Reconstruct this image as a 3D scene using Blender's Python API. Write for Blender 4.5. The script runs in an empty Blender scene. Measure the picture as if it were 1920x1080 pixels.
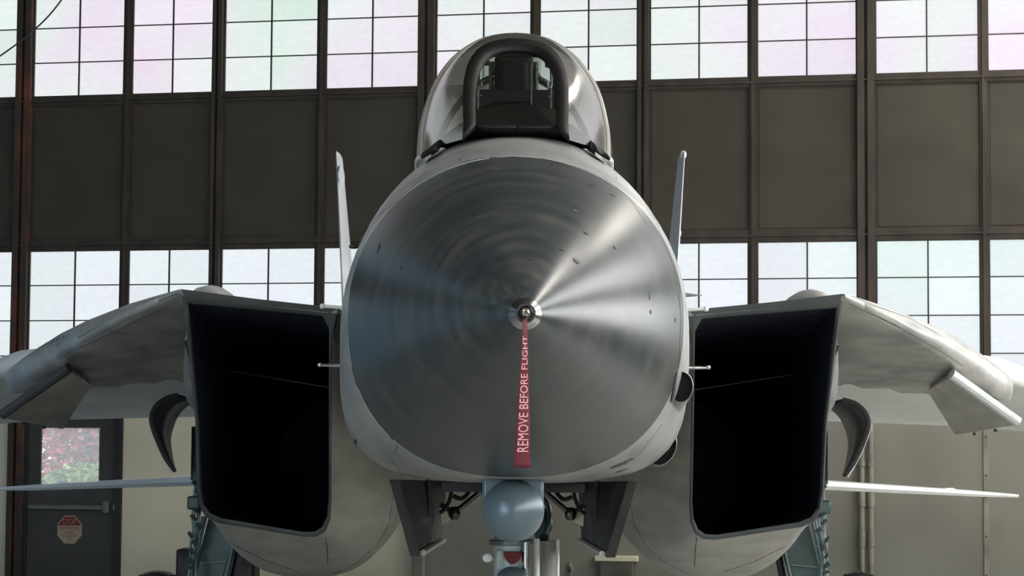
import bpy, bmesh, math, random
from mathutils import Vector, Matrix
from mathutils.bvhtree import BVHTree
R = math.radians
rnd = random.Random(7)
scn = bpy.context.scene
COL = scn.collection

# ------------------------------------------------------------------ camera
F = 4400.0
CAM = Vector((0, 0, 1.62))
XA = 0.04                                   # aircraft centre line
def cam_basis():
    yv = Vector((-15, -318, -F)).normalized()            # world +Y seen by the lens
    r = 0.007
    z = Vector((math.sin(r), math.cos(r), 0)); z = (z - yv * z.dot(yv)).normalized()
    x = yv.cross(z)
    return Matrix((x, yv, z))              # rows: world axes written in camera space
CB = cam_basis()                            # v_cam = CB^T * v_world ; v_world = CB * v_cam
cd = bpy.data.cameras.new('camera'); cam = bpy.data.objects.new('camera', cd); COL.objects.link(cam)
cd.sensor_width = 36; cd.lens = F / 1920 * 36; cd.clip_start = 0.1; cd.clip_end = 300
cam.matrix_world = Matrix.Translation(CAM) @ CB.to_4x4()
scn.camera = cam
def ray(px, py):
    return (CB @ Vector((px - 960, 540 - py, -F))).normalized()
def at(px, py, d):
    r = ray(px, py); return CAM + r * (d / r.y)
def rel(px, py, d):
    p = at(px, py, d); return (p.x - XA, p.y, p.z)

# ------------------------------------------------------------------ world, exposure, lights
w = bpy.data.worlds.new('daylight'); scn.world = w; w.use_nodes = True
bg = w.node_tree.nodes['Background']; bg.inputs[0].default_value = (0.80, 0.90, 1.0, 1); bg.inputs[1].default_value = 3.2
vs = scn.view_settings; scn.display_settings.display_device = 'sRGB'
vs.view_transform = 'Standard'; vs.look = 'None'; vs.exposure = 0.2; vs.gamma = 1.0; vs.use_curve_mapping = False
scn.cycles.use_denoising = True
scn.cycles.max_bounces = 8; scn.cycles.transparent_max_bounces = 16
scn.cycles.sample_clamp_indirect = 2.5; scn.cycles.sample_clamp_direct = 10; scn.cycles.blur_glossy = 1.0
scn.cycles.caustics_reflective = False; scn.cycles.caustics_refractive = False
PANE_BACK = 0.81; PANE_RIGHT = 8.5; PANE_LEFT = 0.34
# room frame: turned 12 degrees against the aircraft
TH = R(12.3); DW = 28.5
U = Vector((math.cos(TH), -math.sin(TH), 0)); V = Vector((math.sin(TH), math.cos(TH), 0))
O = Vector((0, DW, 0))
def W(u, v, z): return O + U * u + V * v + Vector((0, 0, z))
def wuz(px, py, v=0.0):
    r = ray(px, py); t = ((O + V * v) - CAM).dot(V) / r.dot(V)
    p = CAM + r * t; q = p - O
    return q.dot(U), p.z
def area(name, loc, size, sy, power, color, tgt):
    ld = bpy.data.lights.new(name, 'AREA'); ld.shape = 'RECTANGLE'; ld.size = size; ld.size_y = sy
    ld.energy = power; ld.color = color
    o = bpy.data.objects.new(name, ld); COL.objects.link(o); o.location = loc
    o.rotation_euler = (Vector(tgt) - Vector(loc)).to_track_quat('-Z', 'Y').to_euler()
    return o
# daylight through the half-open hangar door, in front of the aircraft to its left
area('door_daylight', W(-3, -36.5, 3.0), 7, 5, 420, (0.56, 0.82, 1.0), W(0, -20, 1.6))
for lu, lv in ((7, -3), (8, -12), (-5, -27), (1, -27), (7, -27), (-5, -34), (1, -34), (7, -34)):  # unseen overhead fill lamps, added to brighten the hangar
        area('added_fill_lamp', W(lu, lv, 9.2), 1.2, 1.2, 230, (1.0, 0.93, 0.84), W(lu, lv, 0))

# ------------------------------------------------------------------ materials
MATS = {}
class N:
    def __init__(s, name):
        s.m = bpy.data.materials.new(name); s.m.use_nodes = True
        s.t = s.m.node_tree; s.b = s.t.nodes['Principled BSDF']; s.out = s.t.nodes['Material Output']
    def n(s, k, **kw):
        x = s.t.nodes.new(k)
        for a, v in kw.items(): setattr(x, a, v)
        return x
    def l(s, a, b): s.t.links.new(a, b)
    def coord(s, scale=(1, 1, 1), kind='Object'):
        tc = s.n('ShaderNodeTexCoord'); mp = s.n('ShaderNodeMapping'); mp.inputs['Scale'].default_value = scale
        s.l(tc.outputs[kind], mp.inputs[0]); return mp.outputs[0]
    def noise(s, vec, scale=5, detail=4, rough=.55):
        x = s.n('ShaderNodeTexNoise'); x.inputs['Scale'].default_value = scale; x.inputs['Detail'].default_value = detail
        x.inputs['Roughness'].default_value = rough; s.l(vec, x.inputs['Vector']); return x.outputs['Fac']
    def ramp(s, fac, stops):
        x = s.n('ShaderNodeValToRGB'); e = x.color_ramp.elements
        e[0].position, e[0].color = stops[0][0], (*stops[0][1], 1)
        e[1].position, e[1].color = stops[-1][0], (*stops[-1][1], 1)
        for p, c in stops[1:-1]:
            q = e.new(p); q.color = (*c, 1)
        s.l(fac, x.inputs[0]); return x.outputs[0]
    def bump(s, h, st=.1, dist=.01):
        x = s.n('ShaderNodeBump'); x.inputs['Strength'].default_value = st; x.inputs['Distance'].default_value = dist
        s.l(h, x.inputs['Height']); s.l(x.outputs[0], s.b.inputs['Normal'])
    def rng(s, fac, a, b, lo=.3, hi=.7):
        x = s.n('ShaderNodeMapRange'); x.inputs[1].default_value = lo; x.inputs[2].default_value = hi
        x.inputs[3].default_value = a; x.inputs[4].default_value = b; s.l(fac, x.inputs[0]); return x.outputs[0]
def mat(name, c1, c2=None, rough=.5, metal=0.0, scale=(1, 1, 1), nscale=4, rvar=.08, bump=.05, bscale=60, spec=.5, coat=0):
    k = N(name); c2 = c2 or tuple(x * .75 for x in c1)
    v = k.coord(scale)
    f = k.noise(v, nscale, 3.5, .5)
    k.l(k.ramp(f, [(.32, c2), (.68, c1)]), k.b.inputs['Base Color'])
    k.l(k.rng(f, rough + rvar, rough - rvar), k.b.inputs['Roughness'])
    k.b.inputs['Metallic'].default_value = metal; k.b.inputs['Specular IOR Level'].default_value = spec
    k.b.inputs['Coat Weight'].default_value = coat
    if bump: k.bump(k.noise(k.coord(), bscale * .4, 1.5), bump * .6, .006)
    MATS[name] = k.m; return k.m

# radome: sanded and repainted cone, rings round the nose axis
def radome_mat():
    k = N('radome_paint')
    g = k.n('ShaderNodeTexCoord'); sp = k.n('ShaderNodeSeparateXYZ'); k.l(g.outputs['Object'], sp.inputs[0])
    def m(op, a, b=None):
        x = k.n('ShaderNodeMath', operation=op)
        for i, q in enumerate((a, b)):
            if q is None: continue
            if isinstance(q, (int, float)): x.inputs[i].default_value = q
            else: k.l(q, x.inputs[i])
        return x.outputs[0]
    x, y, z = sp.outputs
    z0 = m('SUBTRACT', z, 2.09)
    ang = m('ARCTAN2', z0, x)
    rad = m('SQRT', m('ADD', m('MULTIPLY', x, x), m('MULTIPLY', z0, z0)))
    cs = k.n('ShaderNodeCombineXYZ')
    k.l(m('MULTIPLY', rad, 34.0), cs.inputs[0]); k.l(m('MULTIPLY', m('COSINE', ang), 1.3), cs.inputs[1]); k.l(m('MULTIPLY', m('SINE', ang), 1.3), cs.inputs[2])
    f1 = k.noise(cs.outputs[0], 1.0, 2, .5)
    cs2 = k.n('ShaderNodeCombineXYZ')
    k.l(m('MULTIPLY', rad, 6.0), cs2.inputs[0]); k.l(m('MULTIPLY', m('COSINE', ang), 2.2), cs2.inputs[1]); k.l(m('MULTIPLY', m('SINE', ang), 2.2), cs2.inputs[2])
    f2 = k.noise(cs2.outputs[0], 1.0, 3, .5)
    f = m('ADD', m('MULTIPLY', f1, .55), m('MULTIPLY', f2, .45))
    k.l(k.ramp(f, [(.32, (.019, .026, .031)), (.50, (.032, .038, .041)), (.70, (.068, .066, .060))]), k.b.inputs['Base Color'])
    k.l(k.rng(f, .285, .34), k.b.inputs['Roughness'])
    k.b.inputs['Metallic'].default_value = .0
    k.b.inputs['Specular IOR Level'].default_value = .25; k.b.inputs['Specular Tint'].default_value = (.88, .96, 1, 1)
    k.bump(f1, .05, .004)
    MATS['radome'] = k.m
radome_mat()
mat('paint', (.36, .365, .355), (.18, .19, .195), .40, .25, (1, .35, 1.6), 3.2, .08, .05)
mat('paint_light', (.62, .65, .66), (.48, .51, .53), .42, .0, (1, .4, 1), 3, .08, .03)
mat('paint_belly', (.66, .63, .58), (.50, .48, .45), .375, .3, (1.2, .35, 3), 3.4, .09, .08)
mat('wing_lit_paint', (.92, .92, .91), (.84, .85, .85), .4, 0, (1, .4, 1), 3)  # near-white, with the light from windows and floor put into it
mat('paint_glove', (.46, .45, .43), (.24, .24, .235), .42, .2, (1, .35, 2.2), 3.0, .08, .08)
mat('paint_dark', (.050, .054, .062), (.032, .036, .044), .42, .1, bump=.05)
mat('lip', (.10, .115, .118), (.06, .072, .078), .37, .3)
mat('duct_shade', (.011, .015, .034), (.006, .008, .02), .5, 0, bump=0)  # shade inside the white intake put into the colour
mat('black', (.012, .012, .014), (.006, .006, .007), .45, 0, bump=.02)
mat('cockpit_black', (.006, .0065, .0065), (.004, .004, .0045), .7, 0, bump=0, spec=.12)
mat('frame_black', (.011, .0105, .0105), (.006, .006, .006), .6, 0, bump=.02, spec=.2)
mat('seam', (.02, .02, .022), (.012, .012, .013), .7, 0, bump=0)
mat('steel', (.55, .55, .54), (.35, .35, .35), .22, 1.0, nscale=20)
mat('dark_steel', (.10, .10, .10), (.04, .04, .04), .3, .9)
mat('teal_paint', (.055, .095, .10), (.035, .065, .07), .38, .1)
mat('teal_light', (.24, .31, .32), (.13, .19, .20), .4, .1)
mat('gear_paint', (.50, .58, .60), (.34, .42, .44), .36, .1)
mat('pod_paint', (.14, .19, .22), (.10, .14, .17), .36, .3)
mat('white_paint', (.90, .91, .91), (.82, .84, .84), .37, coat=.5, bump=.01)
mat('rubber', (.02, .02, .02), (.012, .012, .012), .75, bump=.1)
mat('red_lamp', (.16, .006, .014), (.12, .004, .01), .25, bump=0, coat=.3)
mat('ribbon', (.095, .004, .014), (.07, .003, .010), .75, nscale=60, bump=.25, bscale=500)
mat('thread', (.62, .33, .34), (.5, .25, .27), .8, bump=0)
mat('bow_paint', (.26, .25, .22), (.18, .17, .15), .4, .1)
mat('beam', (.042, .029, .018), (.018, .013, .009), .6, 0, (1, 1, .3), 5, bump=.1)
mat('panel', (.037, .029, .0165), (.025, .021, .0135), .62, 0, (1, 1, 1), 1.6, bump=.08)
mat('wall_paint', (.69, .645, .49), (.63, .59, .445), .6, 0, (1, 1, 1), .9, bump=.05, bscale=40)
mat('wall_panel', (.215, .21, .175), (.18, .175, .147), .6, 0, (1, 1, .6), 1.1, bump=.05, bscale=40)
mat('conduit', (.26, .25, .20), (.15, .145, .115), .5)
mat('door_paint', (.046, .043, .038), (.036, .034, .031), .5)
mat('bar_metal', (.20, .19, .15), (.15, .145, .12), .35, .6)
mat('sign_cream', (.42, .31, .24), (.33, .25, .19), .6, nscale=30, bump=0)
mat('sign_red', (.17, .022, .018), (.11, .014, .012), .6, nscale=30, bump=0)
mat('sign_pink', (.48, .17, .14), (.4, .14, .12), .6, bump=0)
mat('sign_text', (.10, .065, .05), (.08, .05, .04), .7, bump=0)
mat('cabinet', (.045, .033, .027), (.02, .016, .014), .5, nscale=7)
mat('box_grey', (.10, .095, .08), (.07, .066, .055), .5)
mat('floor', (.40, .405, .375), (.30, .305, .285), .40, 0, nscale=.8, bump=.03)
mat('ceiling', (.075, .065, .05), (.05, .045, .035), .7)
mat('asphalt', (.30, .30, .28), (.22, .22, .2), .8)
mat('bark', (.10, .07, .05), (.06, .04, .03), .8)
mat('chip', (.035, .035, .035), (.02, .02, .02), .6, bump=0)
mat('stencil', (.03, .035, .035), (.02, .02, .02), .7, bump=0)
mat('stencil_white', (.7, .7, .68), (.6, .6, .6), .7, bump=0)
def rusty():
    k = N('rusty_column')
    f = k.noise(k.coord((1, 1, .45)), 3.0, 8, .65)
    k.l(k.ramp(f, [(.38, (.020, .016, .012)), (.50, (.034, .020, .013)), (.60, (.085, .028, .014)), (.74, (.16, .05, .022))]), k.b.inputs['Base Color'])
    k.b.inputs['Roughness'].default_value = .7; k.bump(f, .3, .01); MATS['rusty'] = k.m
rusty()
def pane_mat(name, st, base, tint):
    k = N(name)
    oi = k.n('ShaderNodeObjectInfo')
    v = k.coord((1, 1, 1), 'Object')
    ge = k.n('ShaderNodeNewGeometry')
    f = k.noise(ge.outputs['Position'], .55, 2, .5)
    tintc = k.ramp(f, [(.34, (.78, 1.0, .84)), (.44, (.90, .98, .97)), (.52, (.93, .95, .97)), (.60, (.96, .90, 1.0)), (.70, (.98, .82, 1.0))])
    mx = k.n('ShaderNodeMix', data_type='RGBA'); mx.inputs[0].default_value = tint
    mx.inputs[6].default_value = (*base, 1); k.l(tintc, mx.inputs[7])
    g = k.noise(k.coord((3, 3, 9)), 2.5, 4, .6)
    rr = k.n('ShaderNodeMath', operation='MULTIPLY_ADD'); k.l(oi.outputs['Random'], rr.inputs[0]); rr.inputs[1].default_value = .10; rr.inputs[2].default_value = .88
    ml = k.n('ShaderNodeMath', operation='MULTIPLY'); k.l(k.rng(g, .95, 1.04), ml.inputs[0]); k.l(rr.outputs[0], ml.inputs[1])
    m2 = k.n('ShaderNodeMath', operation='MULTIPLY'); k.l(ml.outputs[0], m2.inputs[0]); m2.inputs[1].default_value = st
    k.b.inputs['Base Color'].default_value = (.06, .065, .065, 1); k.b.inputs['Roughness'].default_value = .5; k.b.inputs['Specular IOR Level'].default_value = .25
    k.l(mx.outputs[2], k.b.inputs['Emission Color']); k.l(m2.outputs[0], k.b.inputs['Emission Strength'])
    MATS[name] = k.m
pane_mat('pane_upper', PANE_BACK, (.90, .94, .95), .95)
pane_mat('pane_lower', PANE_BACK * 1.02, (.86, .96, 1.0), .28)
pane_mat('pane_right', PANE_RIGHT, (.97, .97, .93), .15)
pane_mat('pane_left', PANE_LEFT, (.32, .60, .90), .0)
def glass(name, clear, tint=(1, 1, 1), rough=.02, refl=1.0, haze=0.0, rim_glare=0.0, ior=1.5):
    k = N(name); t = k.t; t.nodes.remove(k.b)
    tr = k.n('ShaderNodeBsdfTransparent'); tr.inputs[0].default_value = tuple(clear * c for c in tint) + (1,)
    gl = k.n('ShaderNodeBsdfGlossy'); gl.inputs['Roughness'].default_value = rough; gl.inputs[0].default_value = (.9 * refl,) * 3 + (1,)
    df = k.n('ShaderNodeBsdfDiffuse'); df.inputs[0].default_value = (.55, .52, .46, 1)
    tl = k.n('ShaderNodeBsdfTranslucent'); tl.inputs[0].default_value = (.9, .92, .92, 1)
    dm = k.n('ShaderNodeMixShader'); dm.inputs[0].default_value = .6; k.l(df.outputs[0], dm.inputs[1]); k.l(tl.outputs[0], dm.inputs[2])
    lw = k.n('ShaderNodeLayerWeight'); lw.inputs[0].default_value = .5
    pw = k.n('ShaderNodeMath', operation='POWER'); k.l(lw.outputs['Facing'], pw.inputs[0]); pw.inputs[1].default_value = 1.8
    ma = k.n('ShaderNodeMath', operation='MULTIPLY_ADD'); k.l(pw.outputs[0], ma.inputs[0]); ma.inputs[1].default_value = rim_glare; ma.inputs[2].default_value = haze  # whitens edge-on glass, standing in for window reflections
    hz = k.n('ShaderNodeMixShader'); k.l(ma.outputs[0], hz.inputs[0]); k.l(tr.outputs[0], hz.inputs[1]); k.l(dm.outputs[0], hz.inputs[2])
    f0 = ((ior - 1) / (ior + 1)) ** 2
    p5 = k.n('ShaderNodeMath', operation='POWER'); k.l(lw.outputs['Facing'], p5.inputs[0]); p5.inputs[1].default_value = 5.0
    fr = k.n('ShaderNodeMath', operation='MULTIPLY_ADD'); k.l(p5.outputs[0], fr.inputs[0]); fr.inputs[1].default_value = .9 * (1 - f0); fr.inputs[2].default_value = f0
    mx = k.n('ShaderNodeMixShader'); k.l(fr.outputs[0], mx.inputs[0]); k.l(hz.outputs[0], mx.inputs[1]); k.l(gl.outputs[0], mx.inputs[2])
    k.l(mx.outputs[0], k.out.inputs[0]); MATS[name] = k.m
glass('screen_glass', .95, (.86, 1, .94), ior=1.22)
glass('side_glass', .42, (1, .97, .90), .16, haze=.13, ior=1.45)
glass('canopy_glass', .93, (1, .98, .95), .05, haze=.02, rim_glare=.8, ior=1.45)
def hazy_glass():
    k = N('hazy_glass'); k.t.nodes.remove(k.b)
    tr = k.n('ShaderNodeBsdfTransparent'); tr.inputs[0].default_value = (.95, .97, .97, 1)
    tl = k.n('ShaderNodeBsdfTranslucent'); tl.inputs[0].default_value = (.9, .9, .9, 1)
    mx = k.n('ShaderNodeMixShader'); mx.inputs[0].default_value = .13
    k.l(tr.outputs[0], mx.inputs[1]); k.l(tl.outputs[0], mx.inputs[2]); k.l(mx.outputs[0], k.out.inputs[0]); MATS['hazy_glass'] = k.m
hazy_glass()
def leafmat(name, stops):
    k = N(name); f = k.noise(k.coord(), 7, 3)
    k.l(k.ramp(f, stops), k.b.inputs['Base Color']); k.b.inputs['Roughness'].default_value = .6
    MATS[name] = k.m
leafmat('leaf_red', [(.35, (.10, .22, .13)), (.45, (.38, .16, .12)), (.60, (.62, .10, .10))])
leafmat('leaf_green', [(.35, (.06, .18, .06)), (.5, (.25, .36, .07)), (.65, (.60, .52, .12))])

# ------------------------------------------------------------------ mesh builder
def root_off(p):
    o = Vector((0, 0, 0))
    while p is not None: o += p.location; p = p.parent
    return o
class MB:
    def __init__(s): s.v = []; s.f = []
    def add(s, vs, fs):
        b = len(s.v); s.v += [Vector(p) for p in vs]; s.f += [tuple(b + i for i in f) for f in fs]; return s
    def box(s, a, b, M=None):
        (x0, y0, z0), (x1, y1, z1) = a, b
        vs = [(x0, y0, z0), (x1, y0, z0), (x1, y1, z0), (x0, y1, z0), (x0, y0, z1), (x1, y0, z1), (x1, y1, z1), (x0, y1, z1)]
        if M: vs = [M(*p) for p in vs]
        return s.add(vs, [(0, 3, 2, 1), (4, 5, 6, 7), (0, 1, 5, 4), (1, 2, 6, 5), (2, 3, 7, 6), (3, 0, 4, 7)])
    def loft(s, secs, closed=True, cap0=True, cap1=True):
        n = len(secs[0]); vs = [p for q in secs for p in q]; fs = []
        for i in range(len(secs) - 1):
            for j in range(n if closed else n - 1):
                k = (j + 1) % n; fs.append((i * n + j, i * n + k, (i + 1) * n + k, (i + 1) * n + j))
        if closed and cap0: fs.append(tuple(range(n))[::-1])
        if closed and cap1: fs.append(tuple((len(secs) - 1) * n + j for j in range(n)))
        return s.add(vs, fs)
    def tube(s, pts, r, n=10, cap=True):
        pts = [Vector(p) for p in pts]; rr = r if isinstance(r, (list, tuple)) else [r] * len(pts); secs = []; ref = None
        for i, p in enumerate(pts):
            t = (pts[min(i + 1, len(pts) - 1)] - pts[max(i - 1, 0)]).normalized()
            if ref is None: ref = Vector((0, 0, 1)) if abs(t.z) < .9 else Vector((1, 0, 0))
            a = (ref - t * ref.dot(t)).normalized(); ref = a; b = t.cross(a)
            secs.append([p + (a * math.cos(2 * math.pi * k / n) + b * math.sin(2 * math.pi * k / n)) * rr[i] for k in range(n)])
        return s.loft(secs, True, cap, cap)
    def prism(s, poly, off):                # planar polygon pushed by a vector
        off = Vector(off); a = [Vector(p) for p in poly]; return s.loft([a, [p + off for p in a]])
    def ball(s, c, r, n=12, sc=(1, 1, 1)):
        c = Vector(c); secs = []
        for i in range(1, n // 2):
            ph = math.pi * i / (n // 2)
            secs.append([c + Vector((math.sin(ph) * math.cos(2 * math.pi * k / n) * r * sc[0], math.sin(ph) * math.sin(2 * math.pi * k / n) * r * sc[1], math.cos(ph) * r * sc[2])) for k in range(n)])
        return s.loft(secs)
    def bvh(s): return BVHTree.FromPolygons(s.v, s.f)
    def build(s, name, m, parent=None, smooth=35, bevel=0, solid=0, subsurf=0, loc=None):
        off = root_off(parent)
        if loc is not None: off = off + Vector(loc)
        me = bpy.data.meshes.new(name); me.from_pydata([p - off for p in s.v], [], s.f)
        bm = bmesh.new(); bm.from_mesh(me)
        bmesh.ops.recalc_face_normals(bm, faces=bm.faces); bm.to_mesh(me); bm.free()
        me.materials.append(MATS[m])
        if smooth:
            me.shade_smooth(); me.set_sharp_from_angle(angle=R(smooth))
        o = bpy.data.objects.new(name, me); COL.objects.link(o)
        if parent is not None: o.parent = parent
        if loc is not None: o.location = loc
        if solid:
            q = o.modifiers.new('solid', 'SOLIDIFY'); q.thickness = abs(solid); q.offset = 0 if solid > 0 else 1
        if bevel:
            q = o.modifiers.new('bevel', 'BEVEL'); q.width = bevel; q.segments = 2; q.limit_method = 'ANGLE'; q.angle_limit = R(40)
        if subsurf:
            q = o.modifiers.new('subd', 'SUBSURF'); q.levels = subsurf; q.render_levels = subsurf
        return o
def empty(name, loc, label=None, cat=None, group=None, kind=None):
    o = bpy.data.objects.new(name, None); COL.objects.link(o); o.location = loc; o.empty_display_size = .2
    tag(o, label, cat, group, kind); return o
def tag(o, label=None, cat=None, group=None, kind=None):
    if label: o['label'] = label
    if cat: o['category'] = cat
    if group: o['group'] = group
    if kind: o['kind'] = kind
    return o
def spline(pts, n=6, closed=False):
    P = [Vector(p) for p in pts]; out = []; m = len(P)
    rng = range(m if closed else m - 1)
    for i in rng:
        if closed: a, b, c, d = P[(i - 1) % m], P[i], P[(i + 1) % m], P[(i + 2) % m]
        else: a, b, c, d = P[max(i - 1, 0)], P[i], P[i + 1], P[min(i + 2, m - 1)]
        for k in range(n):
            t = k / n
            out.append(.5 * ((2 * b) + (c - a) * t + (2 * a - 5 * b + 4 * c - d) * t * t + (3 * b - a - 3 * c + d) * t ** 3))
    if not closed: out.append(P[-1])
    return out

# ================================================================== THE ROOM
HL, HU, HV, HZ = 8.6, 10.6, 37.0, 10.0
st = lambda o: tag(o, kind='structure')
f = MB().box((-HL, -HV, -.2), (HU, 0.2, 0), W); st(f.build('floor', 'floor'))
st(MB().box((-HL - .3, -HV, HZ), (HU + .3, .3, HZ + .2), W).build('ceiling', 'ceiling'))
cl = bpy.data.objects['ceiling']
for i in range(9):
    v = -2 - i * 4.6
    MB().box((-HL, v - .12, HZ - .55), (HU, v + .12, HZ), W).build('roof_beam', 'beam', cl)
# mullion pixels -> wall coordinate
mul = [45, 238, 408, 602, 800, 1003, 1207, 1412, 1625, 1845]
mu = [wuz(p, 330)[0] for p in mul]
pit = (mu[-1] - mu[0]) / 9
uu = [mu[0] - pit * k for k in range(5, 0, -1)] + mu + [mu[-1] + pit * k for k in range(1, 9)]
uu = [u for u in uu if -HL + .3 < u < HU - .3]
i0 = uu.index(mu[0])
zt = wuz(145, 182)[1]; zt2 = wuz(145, 196)[1]           # bottom of upper glass, top of panels
zb = wuz(145, 452)[1]; zb2 = wuz(145, 469)[1]           # bottom of panels, top of lower glass
zrow = wuz(145, 117)[1] - zt
zlow = 2.42; zdoor_lintel = 2.30
UPROWS = 7
ztop = zt + zrow * UPROWS
print('pitch', pit, [round(b - a, 3) for a, b in zip(mu, mu[1:])], 'z', zt, zt2, zb, zb2, zrow, ztop)
wb = empty('wall_back', W(0, 0, 0), kind='structure')
def wid(k):                                              # half width of post k (k counted from the first one in view)
    k = k % 4
    return .10 if k == 0 else (.065 if k == 2 else .042)
for j, u in enumerate(uu):
    k = j - i0; h = wid(k)
    m = 'rusty' if k == 0 else 'beam'
    b = MB()
    zc0 = 0 if k == 0 else zdoor_lintel
    if k % 2 == 0:                                      # H-section column: two flanges and a web
        b.box((u - h, -.10, zc0), (u - .018, -.04, HZ), W).box((u + .018, -.10, zc0), (u + h, -.04, HZ), W).box((u - h, -.04, zc0), (u + h, .015, HZ), W)
        b.build('column', m, wb, smooth=0)
    else:
        b.box((u - h, -.045, zdoor_lintel), (u + h, .03, HZ), W).box((u - .014, -.075, zdoor_lintel), (u + .014, -.045, HZ), W)
        b.build('mullion', m, wb, smooth=0)
for z0, z1, dp in ((zt2 - .015, zt, .06), (zb2, zb + .015, .06), (zdoor_lintel, zlow, .07), (ztop, ztop + .2, .07)):
    MB().box((-HL, -dp + .02, min(z0, z1)), (HU, .03, max(z0, z1)), W).box((-HL, -dp - .02, (z0 + z1) / 2 - .012), (HU, -dp + .02, (z0 + z1) / 2 + .012), W).build('rail', 'beam', wb, smooth=0)
edges = [-HL] + uu + [HU]
for a, b_ in zip(edges, edges[1:]):
    ja = uu.index(a) - i0 if a in uu else 1; jb = uu.index(b_) - i0 if b_ in uu else 1
    x0 = a + wid(ja); x1 = b_ - wid(jb)
    if x1 - x0 < .05: continue
    m = MB().box((x0, -.004, zb + .01), (x1, .03, zt2 - .01), W)
    m.box((x0 + .03, -.012, zb + .04), (x1 - .03, -.004, zt2 - .04), W)
    m.build('metal_panel', 'panel', wb, bevel=.006, smooth=0)
MB().box((-HL, 0, ztop + .2), (HU, .03, HZ), W).build('top_panel', 'panel', wb, smooth=0)
# windows with single panes
PM = {}
def pane(uc, zc, w_, h_, m, parent):
    key = (round(w_, 2), round(h_, 2), m)
    if key not in PM:
        me = bpy.data.meshes.new('pane'); bm = bmesh.new()
        x, z, i = key[0] / 2, key[1] / 2, .022
        v0 = [bm.verts.new((a, 0.0, b)) for a, b in ((-x, -z), (x, -z), (x, z), (-x, z))]
        v1 = [bm.verts.new((a, -.006, b)) for a, b in ((-x + i, -z + i), (x - i, -z + i), (x - i, z - i), (-x + i, z - i))]
        v2 = [bm.verts.new((a, .008, b)) for a, b in ((-x, -z), (x, -z), (x, z), (-x, z))]
        bm.faces.new(v1); bm.faces.new(v2[::-1])
        for q in range(4):
            bm.faces.new((v0[q], v0[(q + 1) % 4], v1[(q + 1) % 4], v1[q])); bm.faces.new((v2[q], v2[(q + 1) % 4], v0[(q + 1) % 4], v0[q]))
        bmesh.ops.recalc_face_normals(bm, faces=bm.faces); bm.to_mesh(me); bm.free(); me.materials.append(MATS[m]); PM[key] = me
    o = bpy.data.objects.new('pane', PM[key]); COL.objects.link(o); o.parent = parent
    o.location = W(uc, .0, zc) - parent.location; o.rotation_euler = (0, 0, -TH); o.scale = (w_ / key[0], 1, h_ / key[1])
wn = [0]
def window(x0, x1, z0, rows, rh, m, anchor_top=None, single=False):
    wn[0] += 1
    root = empty('window_%d' % wn[0], W((x0 + x1) / 2, 0, z0), kind='structure')
    z1 = z0 + rows * rh; xm = (x0 + x1) / 2; g = .009
    fr = MB()
    for a, b_ in (((x0, -.035, z0), (x0 + .022, .02, z1)), ((x1 - .022, -.035, z0), (x1, .02, z1)), ((x0 + .022, -.035, z0), (x1 - .022, .02, z0 + .018)), ((x0 + .022, -.035, z1 - .018), (x1 - .022, .02, z1))):
        fr.box(a, b_, W)
    fr.build('window_frame', 'beam', root, smooth=0)
    mt = MB(); mt.box((xm - g, -.02, z0 + .018), (xm + g, .012, z1 - .018), W)
    for r_ in range(1, rows):
        z = z0 + r_ * rh; mt.box((x0 + .022, -.018, z - g * .75), (xm - g, .01, z + g * .75), W); mt.box((xm + g, -.018, z - g * .75), (x1 - .022, .01, z + g * .75), W)
    mt.build('muntin', 'beam', root, smooth=0)
    for r_ in range(rows):
        za = z0 + r_ * rh + (.018 if r_ == 0 else g * .7); zz = z0 + (r_ + 1) * rh - (.018 if r_ == rows - 1 else g * .7)
        for (a, b_) in ((x0 + .022, xm - g), (xm + g, x1 - .022)):
            pane((a + b_) / 2, (za + zz) / 2, b_ - a, zz - za, m, root)
lowrows = 4; lowh = (zb2 - zlow) / lowrows
zl_top = zb2; rh_low = wuz(145, 469)[1] - wuz(145, 535)[1]
lowrows = int(round((zl_top - zlow) / rh_low)); rh2 = (zl_top - zlow) / lowrows
for j in range(len(edges) - 1):
    a, b_ = edges[j], edges[j + 1]; k = j - 1 - i0
    x0 = a + (wid(k) if j > 0 else .0); x1 = b_ - (wid(k + 1) if j < len(edges) - 2 else .0)
    if x1 - x0 < .2: continue
    window(x0, x1, zt, UPROWS, zrow, 'pane_upper')
    window(x0, x1, zlow, lowrows, rh2, 'pane_lower')
# lower part of the back wall: painted boards, with the door opening
du0 = wuz(44, 950)[0]; du1 = wuz(228, 950)[0]
DT = 2.28
jl = [wuz(1612, 900)[0], wuz(1848, 900)[0]]
def wboard(x0, x1, m='wall_paint', z0=0, z1=zdoor_lintel):
    MB().box((x0, 0, z0), (x1, .12, z1), W).build('wall_board', m, wb, bevel=.008, smooth=0)
wboard(-HL, du0); wboard(du1, wuz(790, 1000)[0])
wboard(wuz(790, 1000)[0] + .006, jl[0], 'wall_panel')
wboard(jl[0] + .012, jl[1], 'wall_panel'); wboard(jl[1] + .012, jl[1] + 2.1, 'wall_panel'); wboard(jl[1] + 2.112, HU, 'wall_panel')
b = MB().box((jl[1] - .025, -.02, 0), (jl[1] + .035, 0, zdoor_lintel), W)
b.build('joint_cover', 'conduit', wb, bevel=.004, smooth=0)
b = MB()
for z in (.3, .75, 1.2, 1.45, 1.9): b.ball(W(jl[1] + .005, -.022, z), .012, 8)
o = b.build('joint_bolts', 'dark_steel', wb); o['kind'] = 'stuff'
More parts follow.
